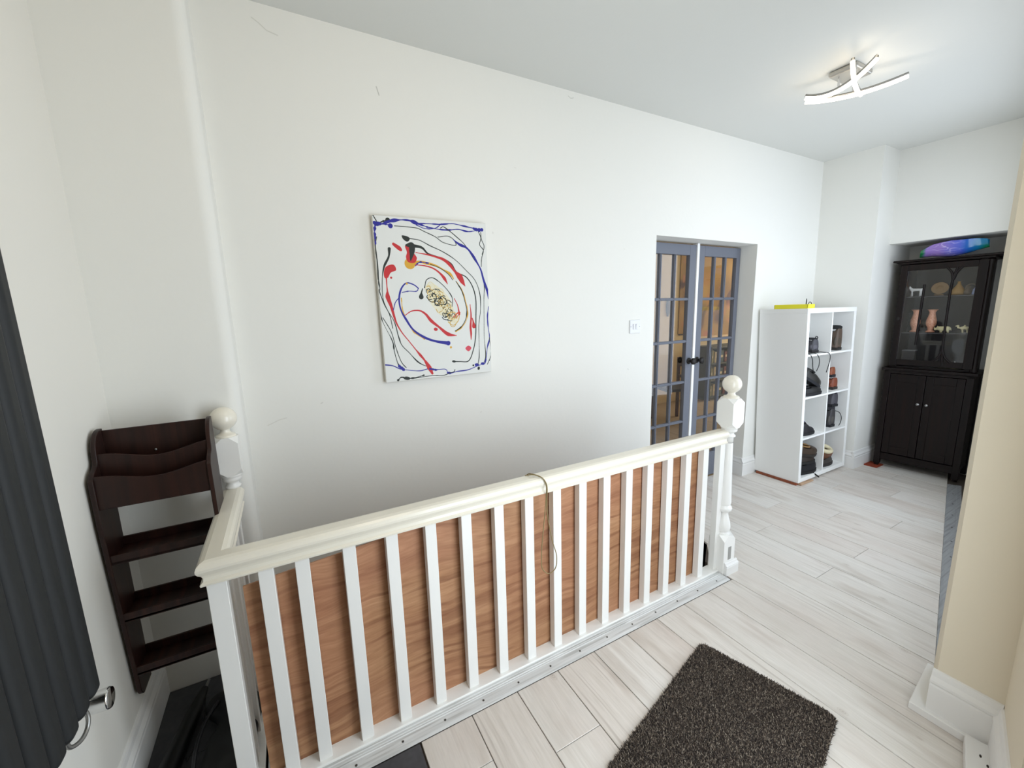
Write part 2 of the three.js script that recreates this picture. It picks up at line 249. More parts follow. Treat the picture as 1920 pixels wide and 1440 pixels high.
// ---------------------------------------------------------------- materials
const std = (o) => new THREE.MeshStandardMaterial(o), phy = (o) => new THREE.MeshPhysicalMaterial(o);
const M = {
  wall: std({ color: 0xe9e8e2, roughness: 0.85, bumpMap: plasterBump, bumpScale: 0.0008 }),
  wallMarks: std({ map: wallCanvas(), roughness: 0.85, bumpMap: plasterBump, bumpScale: 0.0008 }),
  stair: std({ color: 0x7d695c, roughness: 0.95 }),
  cream: std({ color: 0xe2d8c3, roughness: 0.85, bumpMap: plasterBump, bumpScale: 0.0008 }),
  ceiling: std({ color: 0xdadad5, roughness: 0.9, bumpMap: plasterBump, bumpScale: 0.0006 }),
  gloss: phy({ color: 0xf0efeb, roughness: 0.32, clearcoat: 0.35, clearcoatRoughness: 0.2 }),
  railPaint: phy({ color: 0xece6d7, roughness: 0.3, clearcoat: 0.45, clearcoatRoughness: 0.15 }),
  skirting: std({ color: 0xe8e7e4, roughness: 0.45 }),
  board: std({ map: boardTex, roughness: 0.42 }),
  subfloor: std({ color: 0x5a5048, roughness: 0.9 }),
  ply: std({ map: plyTex, color: 0xe9e0da, roughness: 0.6 }),
  mahogany: phy({ map: mahoganyTex, roughness: 0.42, specularIntensity: 0.7 }),
  darkWood: phy({ map: mahoganyTex, color: 0x77686a, roughness: 0.42, specularIntensity: 0.55 }),
  strip: std({ map: stripTex, roughness: 0.5 }),
  screw: std({ color: 0x55534f, roughness: 0.5, metalness: 0.6 }),
  slate: std({ map: slateTex, roughness: 0.55 }),
  door: std({ color: 0x696d78, roughness: 0.5 }),
  glass: phy({ color: 0xffffff, roughness: 0.02, transmission: 1, thickness: 0, ior: 1.45 }),
  iron: std({ color: 0x1d1a18, roughness: 0.45, metalness: 0.4 }),
  unit: std({ color: 0xf1f1ee, roughness: 0.5 }),
  radiator: std({ color: 0x15181a, roughness: 0.6 }),
  chrome: std({ color: 0xdadada, roughness: 0.12, metalness: 1 }),
  steel: std({ color: 0x9a9a98, roughness: 0.35, metalness: 0.9 }),
  plastic: std({ color: 0xe3e4e8, roughness: 0.35 }),
  black: std({ color: 0x121214, roughness: 0.5 }),
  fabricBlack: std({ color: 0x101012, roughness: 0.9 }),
  canvasEdge: std({ color: 0xdcd8cf, roughness: 0.85 }),
  painting: std({ map: paintCanvas(), roughness: 0.6 }),
  gold: std({ map: goldTex, roughness: 0.7 }),
  rust: std({ map: rustTex, roughness: 0.8 }),
};
const flat = (hex, roughness = 0.7) => std({ color: hex, roughness });

// ---------------------------------------------------------------- the room
const H = 2.83, ZM = -2.19, ZN = -2.043, XL = -0.603;   // ceiling, main wall, nook wall, left wall
const EX = (y) => 4.605 - 0.032 * y;                    // the end wall leans a little, as old walls do
struct('ceiling', bx(-0.9, 5.7, H, H + 0.15, -2.6, 1.2), M.ceiling);
{
  const g = structGroup('wall_main');
  part('plaster', extrudeXY([[-0.19, -2.2], [2.39, -2.2], [2.39, 2.06], [3.59, 2.06], [3.59, -0.3], [4.8, -0.3], [4.8, H], [-0.19, H]], -2.40, ZM), M.wallMarks, g);
}
{
  const s = new THREE.Shape(), r = 0.045, X1 = -0.19;
  s.moveTo(XL - 0.3, -2.5); s.lineTo(XL - 0.3, ZN); s.lineTo(X1 - r, ZN); s.absarc(X1 - r, ZN - r, r, Math.PI / 2, 0, true); s.lineTo(X1, -2.5);
  const g = new THREE.ExtrudeGeometry(s, { depth: H + 0.1, bevelEnabled: false, curveSegments: 8 });
  g.rotateX(-Math.PI / 2);                                // shape y becomes -z
  g.scale(1, 1, -1); const ix = g.attributes.position; g.computeVertexNormals();
  for (let i = 0; i < ix.count; i += 3) { for (const k of ['position', 'normal']) { const a = g.attributes[k]; const t = [a.getX(i), a.getY(i), a.getZ(i)]; a.setXYZ(i, a.getX(i + 1), a.getY(i + 1), a.getZ(i + 1)); a.setXYZ(i + 1, ...t); } }
  g.translate(0, -0.1, 0); g.deleteAttribute('normal'); g.computeVertexNormals();
  struct('wall_nook', metre(g), M.wall);
}
struct('wall_left', bx(XL - 0.2, XL, -0.2, H, -2.5, 1.2), std({ color: 0xe9e6de, roughness: 0.85, bumpMap: plasterBump, bumpScale: 0.0008 }));
{
  const pts = [[EX(-0.1), -0.1], [5.6, -0.1], [5.6, H], [EX(H), H]];
  struct('wall_end', extrudeXY(pts, -2.6, -1.745), M.wall);
}
struct('wall_alcove_back', bx(5.27, 5.5, -0.1, H, -1.76, -0.6), M.wall);
struct('wall_bulkhead', bx(4.82, 5.3, 2.055, H, -1.755, -0.75), M.wall);
// window wall, standing askew: unseen glazed front door near the camera, unseen window past the stub
const wallMatrix = new THREE.Matrix4().makeRotationY(TURN).setPosition(O.x, 0, O.z);
const askew = (g) => g.applyMatrix4(wallMatrix);
struct('wall_right', askew(extrudeXY([[-3.0, -0.1], [-1.42, -0.1], [-1.42, 2.2], [-0.38, 2.2], [-0.38, -0.1], [0.0, -0.1], [0.0, H], [-3.0, H]], 0.0, 0.16)), M.cream);
struct('wall_unseen_window', askew(extrudeXY([[0, -0.1], [3.6, -0.1], [3.6, H], [0, H]], 0.0, 0.16, [[[0.42, 0.3], [0.42, 2.6], [2.7, 2.6], [2.7, 0.3]]])), M.wall);
// the stub of wall that stands out into the hall
struct('wall_stub', extrudeXY([[2.0, 0.258], [2.0, 0.424], [2.26, 0.424 + 0.26 * 0.2605], [2.26, 0.258 + 0.26 * 0.2605]], 0, H).rotateX(-Math.PI / 2), M.cream);
{ // unseen front door behind the camera and unseen window, placed to let daylight in
  const d = structGroup('door_3');
  for (const [x0, x1, y0, y1] of [[-1.42, -1.32, 0, 2.2], [-0.48, -0.38, 0, 2.2], [-1.32, -0.48, 2.1, 2.2], [-1.32, -0.48, 0, 0.2], [-1.32, -0.48, 0.95, 1.03]]) part('frame', askew(bx(x0, x1, y0, y1, 0.03, 0.08)), M.gloss, d);
  for (const [y0, y1] of [[0.2, 0.95], [1.03, 2.1]]) part('pane', askew(bx(-1.32, -0.48, y0, y1, 0.053, 0.057)), M.glass, d);
  const w = structGroup('unseen_window_1');
  for (const [x0, x1, y0, y1] of [[0.42, 0.48, 0.3, 2.6], [2.64, 2.7, 0.3, 2.6], [0.48, 2.64, 2.54, 2.6], [0.48, 2.64, 0.3, 0.37], [1.53, 1.59, 0.37, 2.54]]) part('frame', askew(bx(x0, x1, y0, y1, 0.05, 0.1)), M.gloss, w);
  for (const [x0, x1] of [[0.48, 1.53], [1.59, 2.64]]) part('pane', askew(bx(x0, x1, 0.37, 2.54, 0.073, 0.077)), M.glass, w);
}
struct('added_bounce_ground', bx(-6, 12, -0.25, -0.12, 0.9, 9), flat(0x9a9893, 0.9));  // unseen ground added outside to bounce daylight up to the ceiling

// skirting boards
const SK = [[0, 0], [0.02, 0], [0.02, 0.105], [0.017, 0.112], [0.021, 0.12], [0.021, 0.128], [0.012, 0.143], [0.009, 0.158], [0.006, 0.165], [0, 0.168]];
struct('baseboard_left', run(SK, XL, -2.043, XL, 1.0), M.skirting);
{
  const g = structGroup('baseboard_main');
  part('board', run(SK, 4.56, ZM, 3.57, ZM), M.skirting, g);
  part('return_board', run(SK, 3.59, ZM, 3.59, -2.33), M.skirting, g);
}
{
  const g = structGroup('baseboard_end');
  part('board', run(SK, EX(0), -1.745, EX(0), -2.17), M.skirting, g);
  part('return_board', run(SK, 5.27, -1.745, EX(0) - 0.02, -1.745), M.skirting, g);
}

// floor: slab pieces and boards laid across the hall
const STAIR = (x) => x < 2.15 ? -1.44 : -1.5 - (x - 2.15) * 0.667;     // back edge of the floor where the stairs go down
const lineWall = (x) => O.z + (x - O.x) * DZ / DX;
const lineStrip = (x) => -0.497 - (x - 2.302) * 0.2586;
{
  const g = structGroup('floor');
  const slab = (pts) => extrudeXY(pts.map(([x, z]) => [x, -z]), -0.2, -0.012).rotateX(-Math.PI / 2);
  part('subfloor', [slab([[-0.9, 1.2], [5.6, 1.2], [5.6, -1.44], [-0.9, -1.44]]), slab([[-0.9, -1.44], [-0.235, -1.44], [-0.235, -2.3], [-0.9, -2.3]]), slab([[2.15, -1.44], [5.6, -1.44], [5.6, -2.5], [2.36, -2.5], [2.36, -1.64], [2.15, -1.5]])], M.subfloor, g);
  const joints = [[-1.11], [-0.6], [-1.02], [-0.55], [-0.75], [-0.8], [], [], [], [], [], [-1.062], [-1.53], [-1.048], [-1.69], [-1.37], [-1.085], [-1.98], [-1.62], [-1.3], [-1.75], [-1.45], [-1.2]];
  const shape = (x0, x1, za0, za1, zb0, zb1) => { // za: far ends at x0 and x1, zb: near ends
    const e = 0.0016, s = shapeOf([[x0 + e, -zb0], [x1 - e, -zb1], [x1 - e, -za1], [x0 + e, -za0]]);
    const q = new THREE.ExtrudeGeometry(s, { depth: 0.0105, bevelEnabled: true, bevelSize: 0.0012, bevelThickness: 0.0015, bevelOffset: -0.0012, bevelSegments: 1 });
    q.translate(0, 0, -0.012); q.rotateX(-Math.PI / 2);
    const uv = q.attributes.uv, ou = R0() * 0.82, ov = R0() * 2.6, flip = R0() < 0.5 ? -1 : 1;
    for (let i = 0; i < uv.count; i++) uv.setXY(i, uv.getX(i) + ou, flip * uv.getY(i) + ov);
    return q;
  };
  const tones = [0, 1, 2, 3].map((i) => std({ map: boardTex, roughness: 0.4 + 0.02 * i, color: [0xffffff, 0xfaf9f8, 0xfdfcfb, 0xf8f5f3][i] }));
  let row = 0;
  for (let x0 = 0.284; x0 < 5.1; x0 = row === 0 ? 0.488 : x0 + 0.2035, row++) {
    const x1 = row === 0 ? 0.488 : x0 + 0.2035;
    const far = (x) => row < 9 ? -1.298 : row < 11 ? (x < 2.36 ? STAIR(x) + 0.002 : -2.186) : x < 3.6 ? -2.33 : -2.186;
    const near = (x) => x1 < 2.2 ? lineWall(x) - 0.002 : lineStrip(x) - 0.001;
    const js = (joints[row] ?? []).filter((j) => j > far(x0) + 0.08 && j < near(x1) - 0.05).sort((a, b) => a - b);
    const cuts = [null, ...js, null];
    for (let i = 0; i + 1 < cuts.length; i++) {
      const a = cuts[i], b = cuts[i + 1], e = 0.0012;
      part('plank', shape(x0, x1, a === null ? far(x0) : a + e, a === null ? far(x1) : a + e, b === null ? near(x0) : b - e, b === null ? near(x1) : b - e), tones[Math.floor(R0() * 4)], g);
    }
  }
  // dark tiles at the left
  const tileG = (x0, x1, z0, z1) => rb(x0 + 0.001, x1 - 0.001, -0.012, -0.0005, z0 + 0.001, z1 - 0.001, 0.0015, 1);
  for (let i = 0; i < 2; i++) for (let j = 0; j < 4; j++) part('tile', tileG(-0.6 + i * 0.44, -0.16 + i * 0.44, -1.298 + j * 0.44, -0.858 + j * 0.44), M.slate, g);
  part('tile', tileG(-0.6, -0.235, -1.67, -1.298), M.slate, g); part('tile', tileG(-0.6, -0.235, -2.04, -1.67), M.slate, g);
}
// stair well
{
  const st = structGroup('staircase');
  for (let i = 0; i < 9; i++) { const x1 = 2.3 - i * 0.24, y = -0.19 * (i + 1); part('step', bx(x1 - 0.26, x1, y - 0.19, y, -2.19, -1.445), M.stair, st); }
  part('well_side', bx(-0.25, 2.15, -2.2, -0.013, -1.444, -1.40), M.wall, st);
  part('well_end', bx(-0.30, -0.235, -2.2, -0.013, -2.19, -1.40), M.wall, st);
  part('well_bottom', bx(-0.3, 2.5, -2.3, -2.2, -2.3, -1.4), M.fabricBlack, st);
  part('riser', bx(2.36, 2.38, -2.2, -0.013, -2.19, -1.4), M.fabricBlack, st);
}
// metal floor strips with screws
{
  const prof = [[0, 0], [0.078, 0], [0.078, 0.0015], [0.066, 0.004], [0.03, 0.004], [0.027, 0.006], [0.022, 0.0055], [0.019, 0.0075], [0.012, 0.007], [0.009, 0.009], [0, 0.009]];
  const s1 = thing('floor_strip', 'long ribbed pale grey floor strip with screws along the foot of the balustrade', 'floor strip', [0, 0, -1.378]);
  part('strip', run(prof, 2.1, 0, -0.3, 0), M.strip, s1);
  for (let i = 0; i < 14; i++) part('screw', new THREE.CylinderGeometry(0.0042, 0.0042, 0.002, 12).translate(-0.1 + i * 0.163, 0.0046, 0.048), M.screw, s1);
  const s2 = thing('floor_strip', 'ribbed grey floor strip with screws running from the white wall stub to the dark cabinet', 'floor strip', [0, 0, 0]);
  const a = [2.02, lineStrip(2.02) + 0.084], b = [4.86, lineStrip(4.86) + 0.084];
  part('strip', run(prof.map(([o, y]) => [o * 1.05, y]), a[0], a[1], b[0], b[1]), std({ map: stripTex, roughness: 0.5, color: 0xb4b6ba }), s2);
  for (let i = 0; i < 13; i++) { const t = i / 12, x = a[0] + (b[0] - a[0]) * t - 0.012, z = a[1] + (b[1] - a[1]) * t - 0.045; part('screw', new THREE.CylinderGeometry(0.0045, 0.0045, 0.002, 12).translate(x, 0.0046, z), M.screw, s2); }
}
// plinth and skirting at the wall stub
{
  const g = structGroup('trim_1');
  part('plinth', extrudeXY([[1.962, 0.27], [2.26, 0.33], [2.26, 0.511], [1.965, 0.477]], 0, 0.03, [], 0.002).rotateX(-Math.PI / 2), M.skirting, g);
  part('skirting', run(SK.map(([o, y]) => [o, y + 0.03]), 2.0, -0.259, 2.0, -0.435).translate(0, 0, 0), M.skirting, g);
  part('wall_plinth', askew(rb(-2.6, -0.03, 0, 0.045, -0.075, 0.0, 0.003, 1)), M.skirting, g);
  for (const [q, t] of [[-0.1, -0.04], [-0.13, -0.025]]) part('knot', askew(ball(0.5, 0, 0, 0, 0.014, 0.002, 0.006).translate(q, 0.0452, t)), flat(0x2a2420, 0.8), g);
  part('wall_skirting', run(SK.map(([o, y]) => [o, y + 0.02]), -0.55, lineWall(-0.55), 2.0, lineWall(2.0)), M.skirting, g);
}

// ---------------------------------------------------------------- balustrade
const FZ = -1.395;
{
  const b = thing('balustrade', 'white painted landing balustrade with square balusters and ball topped newel posts', 'balustrade');
  const RP = [[-0.034, 0], [0.034, 0], [0.035, 0.006], [0.027, 0.012], [0.026, 0.022], [0.030, 0.031], [0.036, 0.038], [0.040, 0.046], [0.0405, 0.054], [0.037, 0.063], [0.030, 0.0695], [0.018, 0.073], [-0.018, 0.073], [-0.030, 0.0695], [-0.037, 0.063], [-0.0405, 0.054], [-0.040, 0.046], [-0.036, 0.038], [-0.030, 0.031], [-0.026, 0.022], [-0.027, 0.012], [-0.035, 0.006]];
  const YR = 0.793, ZR = -1.414, XS = -0.253;
  const rail = (len) => { const g = new THREE.ExtrudeGeometry(shapeOf(RP.map(([o, y]) => [o, y + YR])), { depth: len, bevelEnabled: false }); g.deleteAttribute('normal'); const q = g; q.computeVertexNormals(); return q; };
  // mitred ends at the corner
  const front = rail(2.37).rotateY(Math.PI / 2).translate(XS, 0, ZR); { const p = front.attributes.position; for (let i = 0; i < p.count; i++) if (p.getX(i) < XS + 0.001) p.setX(i, XS - (p.getZ(i) - ZR)); }
  const side = rail(0.56).rotateY(Math.PI).translate(XS, 0, ZR); { const p = side.attributes.position; for (let i = 0; i < p.count; i++) if (p.getZ(i) > ZR - 0.001) p.setZ(i, ZR - (p.getX(i) - XS)); }
  front.computeVertexNormals(); side.computeVertexNormals();
  part('handrail', metre(front), M.railPaint, b); part('handrail', metre(side), M.railPaint, b);
  part('base_rail', [rb(-0.30, 2.11, 0, 0.017, FZ - 0.05, FZ + 0.017, 0.004)], M.gloss, b);
  part('base_rail', [rb(-0.295, -0.215, 0, 0.017, -2.035, FZ - 0.05, 0.004)], M.gloss, b);
  const bal = (x, w = 0.042) => rb(x, x + w, 0.016, YR + 0.004, FZ - 0.036, FZ, 0.002, 1);
  part('baluster', bal(-0.277, 0.05), M.gloss, b); part('baluster', bal(-0.148), M.gloss, b); part('baluster', bal(-0.047), M.gloss, b);
  for (let k = 0; k < 15; k++) part('baluster', bal(0.0955 + 0.1417 * k), M.gloss, b);
  for (let k = 0; k < 4; k++) part('baluster', rb(XS - 0.02, XS + 0.02, 0.016, YR + 0.004, -1.545 - k * 0.125, -1.505 - k * 0.125, 0.002, 1), M.gloss, b);
  function newel(cx, cz, w, yb, yt, r, full) {
    const n = new THREE.Group(); n.name = full ? 'newel_post' : 'newel_post_001'; n.position.set(cx, 0, cz); b.add(n);
    const h = w / 2, ch = h * 0.72;
    // square block with chamfered corners at top and bottom: a prism cut by cones, built as a lofted octagon-to-square
    const ring = (y, c) => { const q = []; for (const [sx, sz] of [[1, 1], [-1, 1], [-1, -1], [1, -1]]) { const first = sx * sz > 0 ? [sx * h, sz * (h - c)] : [sx * (h - c), sz * h], second = sx * sz > 0 ? [sx * (h - c), sz * h] : [sx * h, sz * (h - c)]; q.push([first[0], y, first[1]], [second[0], y, second[1]]); } return q; };
    const loft = (rings) => { const pos = []; for (let i = 0; i + 1 < rings.length; i++) for (let k = 0; k < 8; k++) { const a = rings[i][k], a2 = rings[i][(k + 1) % 8], c = rings[i + 1][k], c2 = rings[i + 1][(k + 1) % 8]; pos.push(...a, ...c, ...a2, ...a2, ...c, ...c2); } for (const [q, up] of [[rings[0], 0], [rings.at(-1), 1]]) for (let k = 1; k < 7; k++) up ? pos.push(...q[0], ...q[k + 1], ...q[k]) : pos.push(...q[0], ...q[k], ...q[k + 1]); const g = new THREE.BufferGeometry(); g.setAttribute('position', new THREE.Float32BufferAttribute(pos, 3)); g.computeVertexNormals(); return metre(g); };
    part('block', loft([ring(yb, ch), ring(yb + 0.026, 0.0012), ring(yt - 0.026, 0.0012), ring(yt, ch)]), M.gloss, n);
    part('ball_finial', lathe([[0, yt - 0.01], [h * 0.8, yt - 0.01], [h * 0.86, yt + 0.002], [h * 0.78, yt + 0.009], [h * 0.5, yt + 0.013], [h * 0.38, yt + 0.022], [h * 0.4, yt + 0.03], ...Array.from({ length: 19 }, (_, i) => { const a = -1.15 + (Math.PI / 2 + 1.15) * i / 18; return [r * Math.cos(a), yt + 0.03 + r * 0.93 + r * Math.sin(a)]; })], 40), M.railPaint, n);
    part('collar', lathe([[0, yb + 0.008], [h * 0.86, yb + 0.006], [h * 0.92, yb - 0.002], [h * 0.86, yb - 0.01], [h * 0.78, yb - 0.011], [h * 0.84, yb - 0.017], [h * 0.8, yb - 0.026], [h * 0.55, yb - 0.032], [h * 0.5, yb - 0.042], [h * 0.68, yb - 0.05], [h * 0.68, yb - 0.056], [h * 0.5, yb - 0.062], [h * 0.5, yb - 0.09], [0, yb - 0.09]], 36), M.gloss, n);
    if (!full) return;
    part('shaft', lathe([[h * 0.5, 0.79], [h * 0.52, 0.72], [h * 0.66, 0.5], [h * 0.72, 0.43], [h * 0.66, 0.415], [h * 0.62, 0.412], [h * 0.8, 0.402], [h * 0.84, 0.392], [h * 0.78, 0.38], [h * 0.5, 0.37], [h * 0.46, 0.36], [h * 0.56, 0.335], [h * 0.76, 0.30], [h * 0.8, 0.275], [h * 0.72, 0.255], [h * 0.6, 0.25], [h * 0.74, 0.242], [h * 0.74, 0.235], [h * 0.6, 0.23], [0, 0.2]], 36), M.gloss, n);
    part('lower_block', loft([ring(0, 0.0012), ring(0.205, 0.0012), ring(0.236, ch)]), M.gloss, n);
    part('hinge_mark', bx(-0.012, 0.016, 0.085, 0.165, h - 0.001, h + 0.0008), flat(0x9b9a96, 0.6), n, 'worn grey patch low on the post');
    part('skirting_block', run(SK.map(([o, y]) => [o, y * 0.46]), 0.065, h, -0.045, h), M.skirting, n);
  }
  newel(2.152, -1.40, 0.1, 0.882, 1.048, 0.05, true);
  newel(-0.25, -1.985, 0.084, 0.925, 1.085, 0.047, false);
}
{
  const p = tag(part('plywood_panel', extrudeXY([[-0.196, -0.3], [1.965, -0.3], [1.965, 0.80], [0.72, 0.79], [0.2, 0.757], [-0.196, 0.727]], -1.4435, -1.4375), M.ply), 'brown unpainted plywood sheet fixed behind the white balusters', 'panel');
}
{
  const c = tag(part('elastic_cord', tube([[0.83, 0.868, -1.435], [0.86, 0.873, -1.41], [0.883, 0.862, -1.372], [0.893, 0.835, -1.363], [0.895, 0.77, -1.368], [0.90, 0.70, -1.372], [0.925, 0.57, -1.375], [0.945, 0.49, -1.372], [0.935, 0.435, -1.370], [0.905, 0.42, -1.374], [0.875, 0.45, -1.378], [0.872, 0.52, -1.38], [0.884, 0.66, -1.376], [0.893, 0.78, -1.370], [0.89, 0.84, -1.366], [0.88, 0.866, -1.376], [0.86, 0.8755, -1.405], [0.845, 0.868, -1.44], [0.842, 0.80, -1.452]], 0.0022, 120, 6), flat(0x8b7a52, 0.6)), 'thin olive cord looped over the handrail and hanging down between two balusters', 'cord');
}

// ---------------------------------------------------------------- wall things
{
  const p = thing('painting', 'unframed white canvas with dripped blue, red and black paint lines on the long white wall', 'painting', [0.735, 1.621, ZM]);
  p.rotation.z = 0.006;
  part('canvas', rb(-0.302, 0.302, -0.411, 0.411, 0.003, 0.034, 0.003), M.canvasEdge, p);
  part('painted_face', new THREE.PlaneGeometry(0.6, 0.818).translate(0, 0, 0.0346), M.painting, p);
}
{
  const s = thing('light_switch', 'white double light switch on the wall left of the glazed doors', 'light switch', [2.197, 1.425, ZM]);
  part('plate', rb(-0.05, 0.05, -0.047, 0.047, 0, 0.008, 0.003), M.plastic, s);
  for (const x of [-0.013, 0.013]) { const r = part('rocker', rb(-0.009, 0.009, -0.02, 0.02, 0, 0.006, 0.002).rotateX(0.08).translate(x, 0, 0.007), M.plastic, s); }
  for (const x of [-0.041, 0.041]) part('screw', new THREE.CylinderGeometry(0.003, 0.003, 0.002, 12).rotateX(Math.PI / 2).translate(x, 0, 0.0085), M.steel, s);
}

// ---------------------------------------------------------------- glazed double doors
function leaf(name, x0, x1, knobSide) {
  const g = structGroup(name), z0 = -2.37, z1 = -2.332, st = 0.085, cols = 3, yb = 0.012, yt = 2.045;
  const ix0 = x0 + (knobSide < 0 ? 0.075 : 0.05), ix1 = x1 - (knobSide > 0 ? 0.075 : 0.05), iy0 = 0.235, iy1 = 1.962;
  part('stile', rb(x0, ix0, yb, yt, z0, z1, 0.003, 1), M.door, g); part('stile', rb(ix1, x1, yb, yt, z0, z1, 0.003, 1), M.door, g);
  part('rail', rb(ix0, ix1, yb, iy0, z0, z1, 0.003, 1), M.door, g); part('rail', rb(ix0, ix1, iy1, yt, z0, z1, 0.003, 1), M.door, g);
  const pw = (ix1 - ix0) / 3, ph = (iy1 - iy0) / 5, mw = 0.011;
  for (let i = 1; i < 3; i++) part('muntin', [rb(ix0 + i * pw - mw, ix0 + i * pw + mw, iy0, iy1, z0 + 0.004, z1 - 0.006, 0.002, 1), rb(ix0 + i * pw - 0.005, ix0 + i * pw + 0.005, iy0, iy1, z0, z1 - 0.001, 0.002, 1)], M.door, g);
  for (let j = 1; j < 5; j++) part('muntin', [rb(ix0, ix1, iy0 + j * ph - mw, iy0 + j * ph + mw, z0 + 0.004, z1 - 0.006, 0.002, 1), rb(ix0, ix1, iy0 + j * ph - 0.005, iy0 + j * ph + 0.005, z0, z1 - 0.001, 0.002, 1)], M.door, g);
  for (let i = 0; i < 3; i++) for (let j = 0; j < 5; j++) part('pane', bx(ix0 + i * pw + 0.004, ix0 + (i + 1) * pw - 0.004, iy0 + j * ph + 0.004, iy0 + (j + 1) * ph - 0.004, -2.353, -2.349), M.glass, g);
  const kx = knobSide > 0 ? x1 - 0.036 : x0 + 0.036;
  for (const s of [1, -1]) { const zz = s > 0 ? z1 : z0; const k = part('knob', lathe([[0, 0], [0.027, 0], [0.027, 0.004], [0.012, 0.008], [0.01, 0.028], [0.02, 0.034], [0.028, 0.044], [0.027, 0.055], [0.016, 0.062], [0, 0.063]], 24).rotateX(s * Math.PI / 2).translate(kx, 1.105, zz), M.iron, g); }
  return g;
}
leaf('door_1', 2.394, 3.006, 1); leaf('door_2', 3.036, 3.586, -1);
part('edge_strip', rb(3.007, 3.035, 0.012, 2.058, -2.372, -2.324, 0.002, 1), std({ color: 0xf4f4f2, roughness: 0.35 }), scene.getObjectByName('door_1'), 'white painted meeting edge');

// ---------------------------------------------------------------- ceiling lamp
{
  const l = thing('ceiling_light', 'silver ceiling light with three curved glowing bars', 'ceiling light', [2.93, H, -1.33]);
  const glow = std({ color: 0xffffff, emissive: new THREE.Color(1.0, 0.9, 0.72), emissiveIntensity: 3 });
  part('base_plate', rb(-0.09, 0.09, -0.03, 0, -0.07, 0.07, 0.012, 3), std({ color: 0xb9b6b0, roughness: 0.35, metalness: 0.7 }), l);
  const bars = [[[-0.04, -0.085, -0.205], [0.05, -0.115, 0.0], [0.165, -0.082, 0.20]], [[-0.075, -0.075, -0.19], [-0.05, -0.10, -0.03], [-0.165, -0.07, 0.185]], [[-0.265, -0.078, 0.125], [-0.06, -0.108, 0.055], [0.165, -0.085, -0.01]]];
  for (const [a, m, b] of bars) {
    const c = new THREE.QuadraticBezierCurve3(V(...a), V(2 * m[0] - (a[0] + b[0]) / 2, 2 * m[1] - (a[1] + b[1]) / 2, 2 * m[2] - (a[2] + b[2]) / 2), V(...b));
    const mk = (w, h, dy) => new THREE.ExtrudeGeometry(shapeOf([[-w, -h], [w, -h], [w, h], [-w, h]]), { steps: 24, bevelEnabled: false, extrudePath: c }).translate(0, dy, 0);
    part('bar_housing', new THREE.TubeGeometry(c, 24, 0.009, 6).translate(0, 0.012, 0), M.steel, l);
    part('glowing_bar', new THREE.TubeGeometry(c, 24, 0.0105, 10).translate(0, -0.002, 0), glow, l);
    for (const t of [0.15, 0.5, 0.85]) { const p = c.getPoint(t), pl = new THREE.PointLight(WARM, 0.010); pl.position.set(p.x, p.y - 0.035, p.z); pl.castShadow = true; pl.shadow.radius = 0.5; l.add(pl); }
  }
  for (const [x, z, y] of [[0.05, 0.0, -0.11], [-0.05, -0.03, -0.095], [-0.06, 0.05, -0.1]]) part('stem', rod([x, -0.02, z], [x, y, z], 0.006), M.chrome, l);
  // unseen second lamp of the same kind, placed to warm the upward faces
  const l2 = l.clone(); l2.name = numbered('ceiling_light'); l2.position.set(0.55, H, -0.75); l2.userData = { label: 'unseen silver ceiling light above the doormat, placed to light the handrail top', category: 'ceiling light' }; l2.traverse((o) => { if (o.isPointLight) o.intensity = 0.06; }); scene.add(l2);
}

// ---------------------------------------------------------------- radiator
{
  const r = thing('radiator', 'tall black column radiator on the left wall', 'radiator', [XL, 0, 0]);
  for (let i = 0; i < 12; i++) part('column', rb(0.062, 0.103, 0.635, 2.25, -1.318 + i * 0.0622, -1.2625 + i * 0.0622, 0.02, 4), M.radiator, r);
  part('header', rod([0.06, 0.70, -1.30], [0.06, 0.70, -0.6], 0.02, 16), M.radiator, r); part('header', rod([0.06, 2.18, -1.30], [0.06, 2.18, -0.6], 0.02, 16), M.radiator, r);
  for (const z of [-1.22, -0.72]) part('bracket', rod([0, 0.74, z], [0.06, 0.74, z], 0.008), M.radiator, r);
  const v = part('valve', [rod([0.05, 0.585, -1.335], [0.05, 0.66, -1.30], 0.010, 12), rod([0.0, 0.575, -1.34], [0.05, 0.575, -1.34], 0.009, 12)], M.chrome, r);
  part('valve_head', lathe([[0, 0], [0.021, 0], [0.025, 0.004], [0.0275, 0.05], [0.025, 0.056], [0, 0.057]], 28).rotateZ(-Math.PI / 2).translate(0.046, 0.575, -1.345), M.chrome, v);
  part('pipe', tube([[0.075, 0.65, -1.25], [0.085, 0.61, -1.262], [0.085, 0.585, -1.25], [0.08, 0.577, -1.225], [0.07, 0.59, -1.20], [0.07, 0.65, -1.20]], 0.005, 30, 8), M.steel, r);
}

